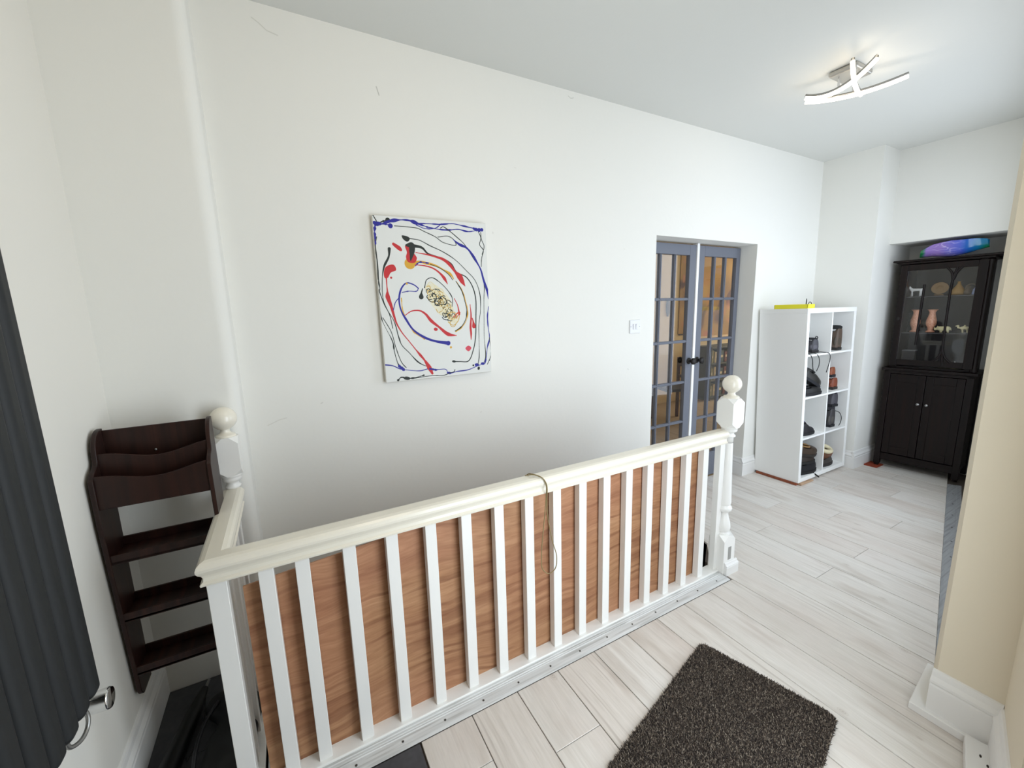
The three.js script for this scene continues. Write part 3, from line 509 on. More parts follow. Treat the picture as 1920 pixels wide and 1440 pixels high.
// ---------------------------------------------------------------- magazine rack
{
  const x0 = -0.592, x1 = -0.274, zb = -1.875, zf = -1.728;
  const r = thing('magazine_rack', 'dark wooden magazine rack with wavy pockets and open shelves in the corner', 'rack');
  const side = () => { const s = new THREE.Shape(); // (forward, up)
    s.moveTo(0, 0.23); s.lineTo(0, 1.195); s.bezierCurveTo(0.03, 1.20, 0.06, 1.19, 0.078, 1.15); s.bezierCurveTo(0.086, 1.13, 0.082, 1.11, 0.09, 1.095); s.bezierCurveTo(0.1, 1.08, 0.125, 1.085, 0.14, 1.062); s.lineTo(0.148, 1.055); s.lineTo(0.148, 0.9); s.lineTo(0.11, 0.27); s.bezierCurveTo(0.108, 0.24, 0.095, 0.235, 0.09, 0.23); s.lineTo(0, 0.23);
    return new THREE.ExtrudeGeometry(s, { depth: 0.01, bevelEnabled: true, bevelSize: 0.0015, bevelThickness: 0.0015, bevelSegments: 1 }).rotateY(-Math.PI / 2); };
  for (const x of [x0 + 0.012, x1]) part('side_panel', metre(side().translate(x, 0, zb)), M.mahogany, r);
  // rotateY(-90) sends forward to +z
  const wavy = (yb, y0, amp, z, t = 0.009) => { const s = new THREE.Shape(); s.moveTo(x0 + 0.012, yb); s.lineTo(x1 - 0.012, yb); const n = 24; for (let i = 0; i <= n; i++) { const u = 1 - i / n; s.lineTo(x0 + 0.012 + (x1 - x0 - 0.024) * u, y0 + amp * Math.sin((u * 1.15 - 0.92) * Math.PI * 2 * 0.82) ); } return extrudeXY(s, z, z + t, [], 0.0012); };
  part('back_panel', rb(x0 + 0.012, x1 - 0.012, 0.955, 1.19, zb, zb + 0.008, 0.002, 1), M.mahogany, r);
  part('pocket_board', wavy(0.965, 1.112, 0.014, zb + 0.07), M.mahogany, r);
  part('pocket_board', wavy(0.958, 1.055, 0.013, zb + 0.132), M.mahogany, r);
  part('pocket_floor', rb(x0 + 0.012, x1 - 0.012, 0.955, 0.967, zb, zb + 0.14, 0.002, 1), M.mahogany, r);
  part('screw', new THREE.SphereGeometry(0.0045, 12, 8).translate(-0.445, 1.10, zb + 0.009), M.steel, r);
  for (const [y, d] of [[0.77, 0.137], [0.55, 0.128], [0.33, 0.115]]) {
    part('shelf', rb(x0 + 0.012, x1 - 0.012, y - 0.01, y, zb, zb + d, 0.002, 1), M.mahogany, r);
    part('shelf_lip', rb(x0 + 0.012, x1 - 0.012, y - 0.012, y + 0.022, zb + d - 0.008, zb + d, 0.002, 1), M.mahogany, r);
    part('back_rail', rb(x0 + 0.012, x1 - 0.012, y - 0.01, y + 0.03, zb, zb + 0.008, 0.002, 1), M.mahogany, r);
  }
  for (const x of [-0.54, -0.34]) part('wall_block', rb(x - 0.02, x + 0.02, 1.0, 1.05, ZN, zb, 0.002, 1), M.mahogany, r);
}
// folded black umbrella and a black bag on the dark tiles
{
  const u = thing('umbrella', 'folded black umbrella lying on the dark tiles beside the skirting', 'umbrella', [0, 0, 0]);
  part('canopy', lathe([[0, 0], [0.014, 0.01], [0.026, 0.12], [0.034, 0.34], [0.026, 0.44], [0.009, 0.455], [0, 0.455]], 12).rotateX(Math.PI / 2).rotateY(-0.17).translate(-0.445, 0.035, -1.95), flat(0x050506, 0.45), u);
  part('ferrule', rod([-0.445, 0.028, -1.95], [-0.438, 0.028, -1.995], 0.005), M.steel, u);
  part('strap', tube([[-0.43, 0.055, -1.86], [-0.42, 0.056, -1.7], [-0.45, 0.05, -1.6]], 0.003, 20, 6), M.fabricBlack, u);
  const b = thing('bag', 'slumped black bag on the dark tiles behind the corner post', 'bag', [-0.34, 0, -1.66]);
  part('body', blob([[-0.03, 0.05, -0.13, 0.05, 0.04, 0.06, -0.05, 0.06], [0.0, 0.055, 0.05, 0.055, -0.02, 0.05, 0.2, 0.05], [0.05, 0.05, -0.1, 0.05, 0.05, 0.05, 0.15, 0.05]], 0.01, 0.05), flat(0x050506, 0.6), b);
  part('strap', tube([[-0.07, 0.06, 0.22], [-0.075, 0.10, 0.1], [-0.06, 0.105, -0.02], [-0.03, 0.1, -0.1]], 0.007, 24, 6), flat(0x17171a, 0.4), b);
}

// ---------------------------------------------------------------- doormat
{
  const W = 0.86, D = 0.508, c = alongWall(0, 0, 0), m = new THREE.Group();
  m.name = 'doormat'; scene.add(m); tag(m, 'dark brown flecked doormat with rounded corners on the pale boards', 'doormat');
  m.position.set(1.557, 0, -1.081); m.rotation.y = TURN;           // far right corner; x runs back to the left
  const s = new THREE.Shape(), r = 0.03; s.moveTo(-W + r, 0); s.lineTo(-r, 0); s.absarc(-r, -r, r, Math.PI / 2, 0, true); s.lineTo(0, -D + r); s.absarc(-r, -D + r, r, 0, -Math.PI / 2, true); s.lineTo(-W + r, -D); s.absarc(-W + r, -D + r, r, -Math.PI / 2, -Math.PI, true); s.lineTo(-W, -r); s.absarc(-W + r, -r, r, Math.PI, Math.PI / 2, true);
  part('backing', metre(new THREE.ExtrudeGeometry(s, { depth: 0.006, bevelEnabled: false }).rotateX(-Math.PI / 2)), flat(0x2c2520, 0.95), m);
  const n = 80000, tuft = new THREE.ConeGeometry(0.0021, 0.010, 3, 1, true).translate(0, 0.005, 0), im = new THREE.InstancedMesh(tuft, std({ color: 0xffffff, roughness: 0.95 }), n);
  const rr = rng(9), q = new THREE.Matrix4(), e = new THREE.Euler(), col = new THREE.Color(); let k = 0;
  const pal = [0x2c2521, 0x3a302a, 0x4b4038, 0x5f5247, 0x7c6e60, 0x9d9080];
  while (k < n) {
    const x = -rr() * W, z = rr() * D, ax = Math.min(-x, W + x), az = Math.min(z, D - z);
    if (ax < r && az < r && Math.hypot(r - ax, r - az) > r) continue;
    e.set((rr() - 0.5) * 1.9, rr() * 6, (rr() - 0.5) * 1.9); const sc = 0.8 + rr() * 0.5;
    q.makeRotationFromEuler(e).scale(V(sc, sc, sc)).setPosition(x, 0.005, z); im.setMatrixAt(k, q);
    col.setHex(pal[Math.floor(Math.pow(rr(), 1.5) * 6)]); im.setColorAt(k, col); k++;
  }
  im.name = 'pile'; im.userData.kind = 'stuff'; im.castShadow = im.receiveShadow = true; m.add(im);
}

// ---------------------------------------------------------------- shoe unit
const LEAN = -0.068;
const UX = 3.765, UW = 0.80, UZ0 = -2.17, UZ1 = -1.79, UH = 1.515, UB = 0.022;
const shelfY = [0, 1, 2, 3].map((i) => UB + 0.04 + (UH - 0.08 - 0.016) / 4 * (3 - i) + (3 - i) * 0.0045);
const leanX = (x, y) => x + LEAN * y;
{
  const u = thing('shelving_unit', 'white open shelving unit of eight compartments full of shoes, leaning slightly', 'shelving unit', [UX, 0, 0]);
  const lean = (g) => { const p = g.attributes.position; for (let i = 0; i < p.count; i++) p.setX(i, p.getX(i) + LEAN * p.getY(i)); g.computeVertexNormals(); return g; };
  const T = 0.038, t = 0.016;
  part('side_panel', lean(rb(0, T, UB, UH - T, UZ0, UZ1, 0.0015, 1)), M.unit, u); part('side_panel', lean(rb(UW - T, UW, UB, UH - T, UZ0, UZ1, 0.0015, 1)), M.unit, u);
  part('top_panel', lean(rb(0, UW, UH - T, UH, UZ0, UZ1, 0.0015, 1)), M.unit, u); part('bottom_panel', lean(rb(T, UW - T, UB, UB + T, UZ0, UZ1, 0.0015, 1)), M.unit, u);
  part('divider', lean(rb(UW / 2 - t / 2, UW / 2 + t / 2, UB + T, UH - T, UZ0, UZ1 - 0.002, 0.001, 1)), M.unit, u);
  for (let i = 0; i < 3; i++) for (const [a, b] of [[T, UW / 2 - t / 2], [UW / 2 + t / 2, UW - T]]) part('shelf', lean(rb(a, b, shelfY[i] - t, shelfY[i], UZ0, UZ1 - 0.002, 0.001, 1)), M.unit, u);
  const w = thing('packing_wedge', 'thin reddish wooden packing strip under the left side of the shoe unit', 'wedge', [UX, 0, 0]);
  part('strip', rb(-0.012, 0.06, 0, 0.021, UZ0 + 0.02, UZ1 - 0.01, 0.002, 1), M.rust, w);
  const w2 = thing('packing_wedge', 'pale flat wooden shim poking out under the front of the shoe unit', 'wedge', [UX + 0.1, 0, UZ1]);
  part('strip', extrudeXY([[-0.08, 0.002], [0.12, 0.002], [0.12, 0.012], [-0.08, 0.021]], -0.06, 0.016, [], 0.001), flat(0xb99a7d, 0.8), w2);
  const tr = thing('tray', 'bright yellow shallow tray on top of the white shoe unit', 'tray', [leanX(UX, UH), UH, 0]);
  const yel = flat(0xf0e83a, 0.5); const X0 = 0.012, X1 = 0.12, Z0 = -2.06, Z1 = -1.80;
  part('base', rb(X0, X1, 0, 0.006, Z0, Z1, 0.002, 1), yel, tr);
  for (const [a, b, c, d] of [[X0, X0 + 0.006, Z0, Z1], [X1 - 0.006, X1, Z0, Z1], [X0, X1, Z0, Z0 + 0.006], [X0, X1, Z1 - 0.006, Z1]]) part('rim', rb(a, b, 0.004, 0.035, c, d, 0.002, 1), yel, tr);
  const k = thing('key_ring', 'dark wire ring standing in the front corner of the yellow tray', 'ring', [leanX(UX, UH) + 0.055, UH + 0.044, -1.835]);
  part('ring', new THREE.TorusGeometry(0.034, 0.0022, 8, 32).rotateY(0.5), M.black, k);
  part('small_ring', new THREE.TorusGeometry(0.02, 0.0025, 8, 24).rotateY(1.0).translate(0.032, -0.012, 0.012), M.black, k);
}
// shoes: heel at the origin, toe along +z
function shoeGeo({ L, W, Hh, toe, open, boot }) {
  const n = 22, m = 18, pos = [], idx = [];
  const halfW = (t) => W / 2 * Math.pow(Math.sin(Math.PI * Math.min(1, Math.max(0.02, 0.06 + 0.9 * t))), 0.22) * (0.82 + 0.22 * Math.sin(t * 3.6 - 0.9));
  const top = (t) => { const a = t < open ? Hh : Hh + (toe - Hh) * Math.pow(sat((t - open) / (0.78 - open)), boot ? 0.5 : 0.8); return a * (t > 0.8 ? Math.sqrt(Math.max(0.05, 1 - Math.pow((t - 0.8) / 0.21, 2))) : 1); };
  for (let i = 0; i <= n; i++) {
    const t = i / n, w = halfW(t), h = top(t);
    for (let j = 0; j <= m; j++) {
      const a = Math.PI * j / m, cx = Math.cos(a), sy = Math.sin(a), p = 0.55; let x = Math.sign(cx) * Math.pow(Math.abs(cx), p) * w * (1 - 0.18 * (h / Math.max(Hh, 0.001)) * Math.pow(sy, 2)), y = Math.pow(sy, p) * h;
      if (t < open && t > 0.08 && Math.abs(cx) < 0.72) y -= Hh * 0.62 * Math.min(1, (0.72 - Math.abs(cx)) * 5) * Math.min(1, (t - 0.08) * 12) * Math.min(1, (open - t) * 9 + 0.15);
      pos.push(x, y + 0.018, t * L);
    }
  }
  for (let i = 0; i < n; i++) for (let j = 0; j < m; j++) { const a = i * (m + 1) + j, b = a + m + 1; idx.push(a, a + 1, b, b, a + 1, b + 1); }
  const c0 = pos.length / 3; pos.push(0, 0.03, 0.002); const c1 = c0 + 1; pos.push(0, 0.025, L * 0.998);
  for (let j = 0; j < m; j++) { idx.push(c0, j + 1, j); const a = n * (m + 1) + j; idx.push(c1, a, a + 1); }
  const g = new THREE.BufferGeometry(); g.setAttribute('position', new THREE.Float32BufferAttribute(pos, 3)); g.setIndex(idx); g.computeVertexNormals();
  const s = new THREE.Shape(); for (let i = 0; i <= n; i++) { const x = halfW(i / n) + 0.004, z = i / n * L; i ? s.lineTo(x, z) : s.moveTo(x, z - 0.004); } for (let i = n; i >= 0; i--) s.lineTo(-halfW(i / n) - 0.004, i / n * L);
  const sole = new THREE.ExtrudeGeometry(s, { depth: 0.018, bevelEnabled: true, bevelSize: 0.002, bevelThickness: 0.003, bevelSegments: 2 }).rotateX(Math.PI / 2).scale(1, 1, 1).translate(0, 0.021, 0);
  return { upper: metre(g), sole: metre(sole), halfW, top };
}
function shoe(label, o, at, turn, tilt = 0, roll = 0) {
  const s = thing(o.boot ? 'boot' : 'shoe', label, o.boot ? 'boot' : 'shoe', at, turn); s.rotation.order = 'YXZ'; s.rotation.x = tilt; s.rotation.z = roll;
  const g = shoeGeo(o); part('upper', g.upper, flat(o.color, o.rough ?? 0.55), s); part('sole', g.sole, flat(o.soleColor ?? 0x161514, 0.75), s);
  if (o.collar) part('collar', tube(Array.from({ length: 14 }, (_, i) => { const a = i / 14 * Math.PI * 2, t = o.open * (0.5 - 0.44 * Math.cos(a)); return [Math.sin(a) * g.halfW(t) * 0.74, o.Hh + 0.016, t * o.L]; }), o.collarR ?? 0.006, 40, 8, true), flat(o.collar, 0.85), s);
  if (o.heel) part('heel_counter', ball(0.5, 0, 0, 0, o.W * 0.66, o.Hh * 0.66, 0.034).translate(0, 0.018 + o.Hh * 0.33, 0.0155), flat(o.heel, 0.7), s);
  if (o.pull) part('pull_loop', new THREE.TorusGeometry(0.011, 0.0035, 8, 16).rotateY(Math.PI / 2).translate(0, o.Hh + 0.028, -0.002), M.black, s);
  if (o.laces) for (let i = 0; i < 4; i++) { const t = o.open + 0.03 + i * 0.055, w = g.halfW(t) * 0.62, y = g.top(t) * 0.97 + 0.02; part('lace', tube([[-w, y - 0.012, t * o.L], [0, y + 0.003, t * o.L + 0.004], [w, y - 0.012, t * o.L]], 0.0025, 10, 6), flat(o.laces, 0.9), s); }
  return s;
}
const cellX = (col, f, row) => UX + (col ? 0.408 : 0.038) + 0.354 * f + LEAN * (shelfY[row] + 0.06);
{
  const [y1, y2, y3, y4] = shelfY, zf = UZ1;
  const a = shoe('dark grey trainer with a heel loop and long laces, top left compartment', { L: 0.27, W: 0.125, Hh: 0.1, toe: 0.06, open: 0.42, color: 0x3f3e44, soleColor: 0x2a272a, heel: 0x55535a, collar: 0x2a2a2e, collarR: 0.008, pull: true, laces: 0x1a1a1c }, [cellX(0, 0.64, 0), y1, zf - 0.055], Math.PI - 0.35);
  const lc = (pts) => part('lace', tube(pts, 0.003, 30, 6), M.fabricBlack, a);
  a.updateMatrixWorld(); const inv = a.matrixWorld.clone().invert(), loc = (p) => V(...p).applyMatrix4(inv).toArray();
  const X = (f) => cellX(0, f, 0);
  lc([[X(0.1), y1 + 0.02, zf - 0.06], [X(0.14), y1 + 0.004, zf - 0.01], [X(0.17), y1 - 0.03, zf + 0.006], [X(0.22), y1 - 0.1, zf + 0.008], [X(0.3), y1 - 0.16, zf + 0.006]].map(loc));
  lc([[X(0.25), y1 + 0.004, zf - 0.04], [X(0.4), y1 + 0.004, zf - 0.01], [X(0.47), y1 - 0.03, zf + 0.006], [X(0.5), y1 - 0.09, zf + 0.008], [X(0.42), y1 - 0.145, zf + 0.006]].map(loc));
  lc([[X(0.45), y1 + 0.01, zf - 0.05], [X(0.75), y1 + 0.006, zf - 0.02], [X(0.95), y1 - 0.01, zf + 0.005], [X(0.98), y1 - 0.06, zf + 0.008], [X(0.88), y1 - 0.17, zf + 0.006]].map(loc));
  shoe('brown and black walking boot standing heel out, top right compartment of the white unit', { boot: true, L: 0.29, W: 0.15, Hh: 0.185, toe: 0.08, open: 0.4, color: 0x55463a, soleColor: 0x24211d, heel: 0x4a4237, collar: 0x141312, collarR: 0.016, laces: 0x1a1a1a }, [cellX(1, 0.62, 0), y1, zf - 0.04], Math.PI - 0.1);
  shoe('scuffed black leather shoe resting toe down on another, left compartment second from top', { L: 0.29, W: 0.105, Hh: 0.075, toe: 0.058, open: 0.42, color: 0x2a2926, rough: 0.35, soleColor: 0x14161c, collar: 0x222222, laces: 0xb9b9b6 }, [cellX(0, 0.0, 1) + 0.05, y2 + 0.16, zf - 0.07], 1.62, 0.42, 0.25);
  shoe('black shoe lying flat under the scuffed leather shoe, left compartment second from top', { L: 0.29, W: 0.105, Hh: 0.06, toe: 0.055, open: 0.42, color: 0x191818, soleColor: 0x141317, collar: 0x1a1a1a }, [cellX(0, 0.0, 1) + 0.02, y2, zf - 0.065], 1.55);
  shoe('lower of two rust brown leather shoes, right compartment second from top', { L: 0.28, W: 0.15, Hh: 0.09, toe: 0.06, open: 0.42, color: 0x7a3f2a, soleColor: 0x2d2622, heel: 0x7e4029 }, [cellX(1, 0.6, 1), y2, zf - 0.045], Math.PI - 0.1);
  shoe('upper of two rust brown leather shoes, right compartment second from top', { L: 0.27, W: 0.13, Hh: 0.075, toe: 0.05, open: 0.42, color: 0x84482c, soleColor: 0x1c1d22, heel: 0x86492d }, [cellX(1, 0.56, 1), y2 + 0.112, zf - 0.06], Math.PI - 0.08, 0.03);
  shoe('small black shoe with a lilac lining, left compartment third from top', { L: 0.25, W: 0.09, Hh: 0.11, toe: 0.045, open: 0.45, color: 0x1b191d, soleColor: 0x141416, collar: 0x8d84b8, collarR: 0.007, laces: 0x141416 }, [cellX(0, 0.0, 2) + 0.015, y3, zf - 0.085], 1.5);
  shoe('black shoe toe just showing at the front edge, left compartment third from top', { L: 0.22, W: 0.085, Hh: 0.07, toe: 0.045, open: 0.45, color: 0x141315, soleColor: 0x0e0e10 }, [cellX(0, 0.12, 2), y3, zf - 0.26], 0.05);
  const gb = shoe('grey and black walking boot upright with a hanging lace, right compartment third from top', { boot: true, L: 0.28, W: 0.14, Hh: 0.165, toe: 0.08, open: 0.4, color: 0x3c3a3c, soleColor: 0x17181c, heel: 0x4f4c48, collar: 0x2c2b30, collarR: 0.014, laces: 0x2a2a2a }, [cellX(1, 0.64, 2), y3, zf - 0.05], Math.PI - 0.1);
  gb.updateMatrixWorld(); const inv2 = gb.matrixWorld.clone().invert(), X2 = (f) => cellX(1, f, 2);
  part('lace', tube([[X2(0.76), y3 + 0.15, zf - 0.07], [X2(0.87), y3 + 0.13, zf - 0.04], [X2(0.95), y3 + 0.08, zf - 0.03], [X2(0.93), y3 + 0.03, zf - 0.03], [X2(0.86), y3 + 0.006, zf - 0.03]].map((p) => V(...p).applyMatrix4(inv2).toArray()), 0.003, 30, 6), M.fabricBlack, gb);
  shoe('grey boot lying on top of its pair, right compartment third from top', { boot: true, L: 0.26, W: 0.15, Hh: 0.115, toe: 0.08, open: 0.4, color: 0x47454b, soleColor: 0x17181c, collar: 0x2e2d33, collarR: 0.013, laces: 0x222226 }, [cellX(1, 0.66, 2), y3 + 0.192, zf - 0.05], Math.PI - 0.2, 0.0, 0.0);
  shoe('worn brown shoe with a tan rim on top of the pile, bottom left compartment', { L: 0.28, W: 0.105, Hh: 0.075, toe: 0.06, open: 0.45, color: 0x3a2c20, soleColor: 0x231d19, collar: 0x8a6a42, collarR: 0.007 }, [cellX(0, 0.0, 3) + 0.03, y4 + 0.19, zf - 0.065], 1.6, 0.16, 0.25);
  shoe('brown shoe in the middle of the pile, bottom left compartment', { L: 0.27, W: 0.1, Hh: 0.07, toe: 0.055, open: 0.45, color: 0x2a211b, soleColor: 0x151413, collar: 0x6f573a }, [cellX(0, 0.0, 3) + 0.005, y4 + 0.10, zf - 0.065], 1.55, 0.05, -0.1);
  const bl = shoe('soft black shoe with a strap over the shelf edge, bottom left compartment', { L: 0.25, W: 0.1, Hh: 0.085, toe: 0.09, open: 0.3, color: 0x17161a, rough: 0.9, soleColor: 0x121214 }, [cellX(0, 0.0, 3) + 0.075, y4, zf - 0.06], 1.6);
  bl.updateMatrixWorld(); const inv3 = bl.matrixWorld.clone().invert(), X3 = (f) => cellX(0, f, 3);
  part('strap', tube([[X3(0.5), y4 + 0.02, zf - 0.06], [X3(0.62), y4 + 0.006, zf - 0.02], [X3(0.7), y4 - 0.02, zf + 0.006], [X3(0.8), y4 - 0.045, zf + 0.012]].map((p) => V(...p).applyMatrix4(inv3).toArray()), 0.006, 20, 8), M.fabricBlack, bl);
  shoe('tan slipper with a thick cream fleece lining, bottom right compartment', { L: 0.27, W: 0.11, Hh: 0.075, toe: 0.06, open: 0.6, color: 0x6b4026, soleColor: 0x5a3a28, collar: 0xd9cfae, collarR: 0.02 }, [cellX(1, 0.0, 3) + 0.04, y4 + 0.085, zf - 0.085], 1.7, 0.05, 0.55);
  shoe('dark grey slipper under the fleece lined slipper, bottom right compartment', { L: 0.26, W: 0.11, Hh: 0.06, toe: 0.058, open: 0.5, color: 0x3d3936, soleColor: 0x2f2b29 }, [cellX(1, 0.0, 3) + 0.01, y4, zf - 0.075], 1.6);
}

// ---------------------------------------------------------------- display cabinet in the alcove (front faces -x)
{
  const CX = 4.88, PH = 0.094, placed = (n, l, k, p, t, g) => thing(n, l, k, p, PH, g), c = placed('display_cabinet', 'tall dark wooden display cabinet with a glazed upper door in the alcove', 'cabinet', [CX, 0, -1.395]);
  const Dp = 0.34, W2 = 0.285, U2 = 0.262;       // half widths
  const wood = M.darkWood, q = (x0, x1, y0, y1, z0, z1, r = 0.003) => rb(x0, x1, y0, y1, z0, z1, r, 1);
  for (const z of [-W2, W2 - 0.045]) { part('leg', [q(0.0, 0.045, 0.03, 0.94, z, z + 0.045), rod([0.022, 0.03, z + 0.022], [0.022, 0.012, z + 0.022], 0.018, 14)], wood, c); part('leg', [q(Dp - 0.045, Dp, 0.012, 0.94, z, z + 0.045)], wood, c); }
  for (const z of [-W2 + 0.008, W2 - 0.02]) part('lower_side', q(0.03, Dp, 0.1, 0.93, z, z + 0.012), wood, c);
  part('apron', q(0.012, 0.03, 0.075, 0.14, -W2 + 0.04, W2 - 0.04), wood, c);
  part('floor_board', q(0.02, Dp, 0.12, 0.14, -W2 + 0.01, W2 - 0.01), wood, c);
  part('waist_moulding', [q(-0.015, Dp, 0.93, 0.955, -W2 - 0.02, W2 + 0.02, 0.006), q(0.0, Dp, 0.905, 0.93, -W2, W2)], wood, c);
  for (const s of [-1, 1]) {
    const z0 = s < 0 ? -W2 + 0.047 : 0.002, z1 = s < 0 ? -0.002 : W2 - 0.047, d = part('door', [q(0.008, 0.028, 0.15, 0.9, z0, z1), q(0.004, 0.01, 0.15, 0.9, z0, z0 + 0.05), q(0.004, 0.01, 0.15, 0.9, z1 - 0.05, z1), q(0.004, 0.01, 0.83, 0.9, z0 + 0.05, z1 - 0.05), q(0.004, 0.01, 0.15, 0.22, z0 + 0.05, z1 - 0.05)], wood, c);
    part('knob', lathe([[0, 0], [0.006, 0], [0.006, 0.01], [0.012, 0.016], [0.01, 0.024], [0, 0.026]], 16).rotateZ(Math.PI / 2).translate(0.006, 0.645, s * 0.028), M.steel, d);
  }
  // upper case: open box with shelves and a glazed door
  for (const z of [-U2, U2 - 0.05]) part('upper_side', q(0.02, Dp - 0.03, 0.955, 1.885, s2(z), s2(z) + 0.05), wood, c);
  function s2(z) { return z; }
  part('upper_back', q(Dp - 0.04, Dp - 0.03, 0.955, 1.885, -U2, U2), std({ color: 0x2b2a2c, roughness: 0.8 }), c);
  part('upper_floor', q(0.02, Dp - 0.04, 0.955, 0.975, -U2, U2), wood, c); part('upper_top', q(0.02, Dp - 0.03, 1.868, 1.888, -U2, U2), wood, c);
  part('cornice', [q(-0.02, Dp, 1.888, 1.905, -0.315, 0.33, 0.004), q(0.0, Dp, 1.87, 1.888, -0.285, 0.29, 0.004)], wood, c);
  part('column', lathe([[0.02, 0.955], [0.026, 0.97], [0.018, 1.0], [0.022, 1.4], [0.018, 1.82], [0.026, 1.85], [0.02, 1.87], [0, 1.87]], 20).translate(0.03, 0, U2 + 0.005), wood, c);
  for (const y of [1.275, 1.59]) part('glass_shelf', q(0.05, Dp - 0.045, y - 0.008, y, -U2 + 0.05, U2 - 0.05, 0.001), phy({ color: 0x39393d, roughness: 0.3 }), c);
  const zl = -0.215, zr = 0.205, yb = 0.985, yt = 1.862, dr = part('glazed_door', [q(0.0, 0.02, yb, yt, -U2 + 0.002, zl + 0.0), q(0.0, 0.02, yb, yt, zr, U2 - 0.002), q(0.0, 0.02, yt - 0.05, yt, zl, zr), q(0.0, 0.02, yb, yb + 0.05, zl, zr)], wood, c);
  part('pane', bx(0.009, 0.012, yb + 0.04, yt - 0.04, zl - 0.005, zr + 0.005), M.glass, dr);
  const bar = (pts) => part('glazing_bar', tube(pts.map(([z, y]) => [0.004, y, z]), 0.0085, 30, 6), wood, dr);
  bar([[0.085, 1.0], [0.075, 1.1], [0.068, 1.4], [0.072, 1.72], [0.09, 1.82]].map(([z, y]) => [z - 0.0, y])); bar([[0.02, 1.03], [0.055, 1.075], [0.07, 1.13]]); bar([[0.13, 1.03], [0.095, 1.07], [0.075, 1.13]]); bar([[0.03, 1.82], [0.06, 1.775], [0.072, 1.72]]); bar([[0.12, 1.82], [0.09, 1.775], [0.076, 1.72]]);
  bar([[-0.1, 1.17], [-0.098, 1.4], [-0.095, 1.69]]);
  part('lock', ball(0.01, -0.002, 1.40, -0.235, 0.5, 1.6, 1), M.iron, dr);
  const at = (x, y, z) => [CX + x * Math.cos(PH) + z * Math.sin(PH), y, -1.395 - x * Math.sin(PH) + z * Math.cos(PH)];
  const S2 = 1.59, S1 = 1.275, S0 = 0.975;
  const ivory = flat(0xd9d0a4, 0.6), white = flat(0xd8d8d6, 0.5);
  const dog = placed('figurine', 'small white dog figurine on the top shelf of the display cabinet', 'figurine', at(0.12, S2, -0.165));
  part('body', blob([[0, 0.06, -0.03, 0.013, 0, 0.058, 0.03, 0.012], [0, 0.066, -0.036, 0.01, 0, 0.084, -0.052, 0.010], [0, 0.083, -0.052, 0.009, 0, 0.079, -0.068, 0.005], [0.006, 0.05, -0.03, 0.006, 0.006, 0.006, -0.034, 0.005], [-0.006, 0.05, -0.028, 0.006, -0.006, 0.006, -0.024, 0.005], [0.006, 0.05, 0.03, 0.007, 0.006, 0.006, 0.036, 0.005], [-0.006, 0.05, 0.028, 0.007, -0.006, 0.006, 0.026, 0.005], [0, 0.066, 0.038, 0.004, 0, 0.04, 0.048, 0.003]], 0.0035, 0.008), white, dog);
  const disc = placed('plate', 'round tan woven plate leaning on the top shelf of the display cabinet', 'plate', at(0.19, S2 + 0.004, -0.03));
  const dm = part('dish', lathe([[0, 0.012], [0.012, 0.014], [0.016, 0.008], [0.024, 0.010], [0.028, 0.005], [0.038, 0.010], [0.044, 0.006], [0.053, 0.010], [0.056, 0.006], [0.044, 0.0], [0, 0]], 40).rotateZ(Math.PI / 2 - 0.12).scale(1, 0.92, 1).translate(0, 0.062, 0), flat(0x8d7048, 0.75), disc);
  part('foot', rb(-0.02, 0.02, 0, 0.012, -0.03, 0.03, 0.004), flat(0x7a5f3c, 0.8), disc);
  const jug = placed('jug', 'yellow ochre flask with a narrow neck behind the cabinet glazing bar', 'jug', at(0.17, S2, 0.085));
  part('body', lathe([[0, 0], [0.04, 0.002], [0.045, 0.02], [0.036, 0.05], [0.016, 0.085], [0.009, 0.105], [0.012, 0.115], [0, 0.115]], 28), flat(0x9a7430, 0.4), jug);
  const pot = placed('teapot', 'brown ring handled pot on the right of the top cabinet shelf', 'pot', at(0.16, S2, 0.145));
  part('body', lathe([[0, 0], [0.022, 0.001], [0.028, 0.02], [0.02, 0.05], [0.012, 0.06], [0.014, 0.075], [0, 0.075]], 24), flat(0x5a4a34, 0.5), pot);
  part('handle', new THREE.TorusGeometry(0.03, 0.005, 8, 28).rotateY(Math.PI / 2).translate(0, 0.06, 0.015), flat(0x5a4a34, 0.5), pot);
  const blue = placed('figurine', 'small pale blue porcelain figure at the right end of the top cabinet shelf', 'figurine', at(0.12, S2, 0.19));
  part('body', blob([[0, 0.012, 0, 0.018, 0, 0.035, 0, 0.012], [0, 0.04, 0.0, 0.01, 0, 0.06, 0.008, 0.009], [0, 0.035, 0.005, 0.006, 0, 0.045, 0.022, 0.005]], 0.004, 0.01), flat(0x8f9cc6, 0.35), blue);
  const vase = placed('vase', 'veined pink stone vase on the middle cabinet shelf, left one of the pair', 'vase', at(0.14, S1, -0.15));
  part('body', lathe([[0, 0], [0.03, 0.001], [0.031, 0.01], [0.018, 0.02], [0.022, 0.04], [0.035, 0.075], [0.034, 0.105], [0.024, 0.145], [0.02, 0.17], [0.026, 0.19], [0.036, 0.197], [0.034, 0.2], [0.02, 0.19], [0, 0.185]], 32), std({ map: marbleTex, roughness: 0.3 }), vase);
  const v2 = vase.clone(); v2.name = numbered('vase'); v2.position.set(...at(0.14, S1, -0.045)); v2.userData = { label: 'veined pink stone vase on the middle cabinet shelf, right one of the pair', category: 'vase' }; scene.add(v2);
  const rh = placed('figurine', 'ivory coloured rhinoceros figurine on the middle cabinet shelf', 'figurine', at(0.11, S1, 0.04));
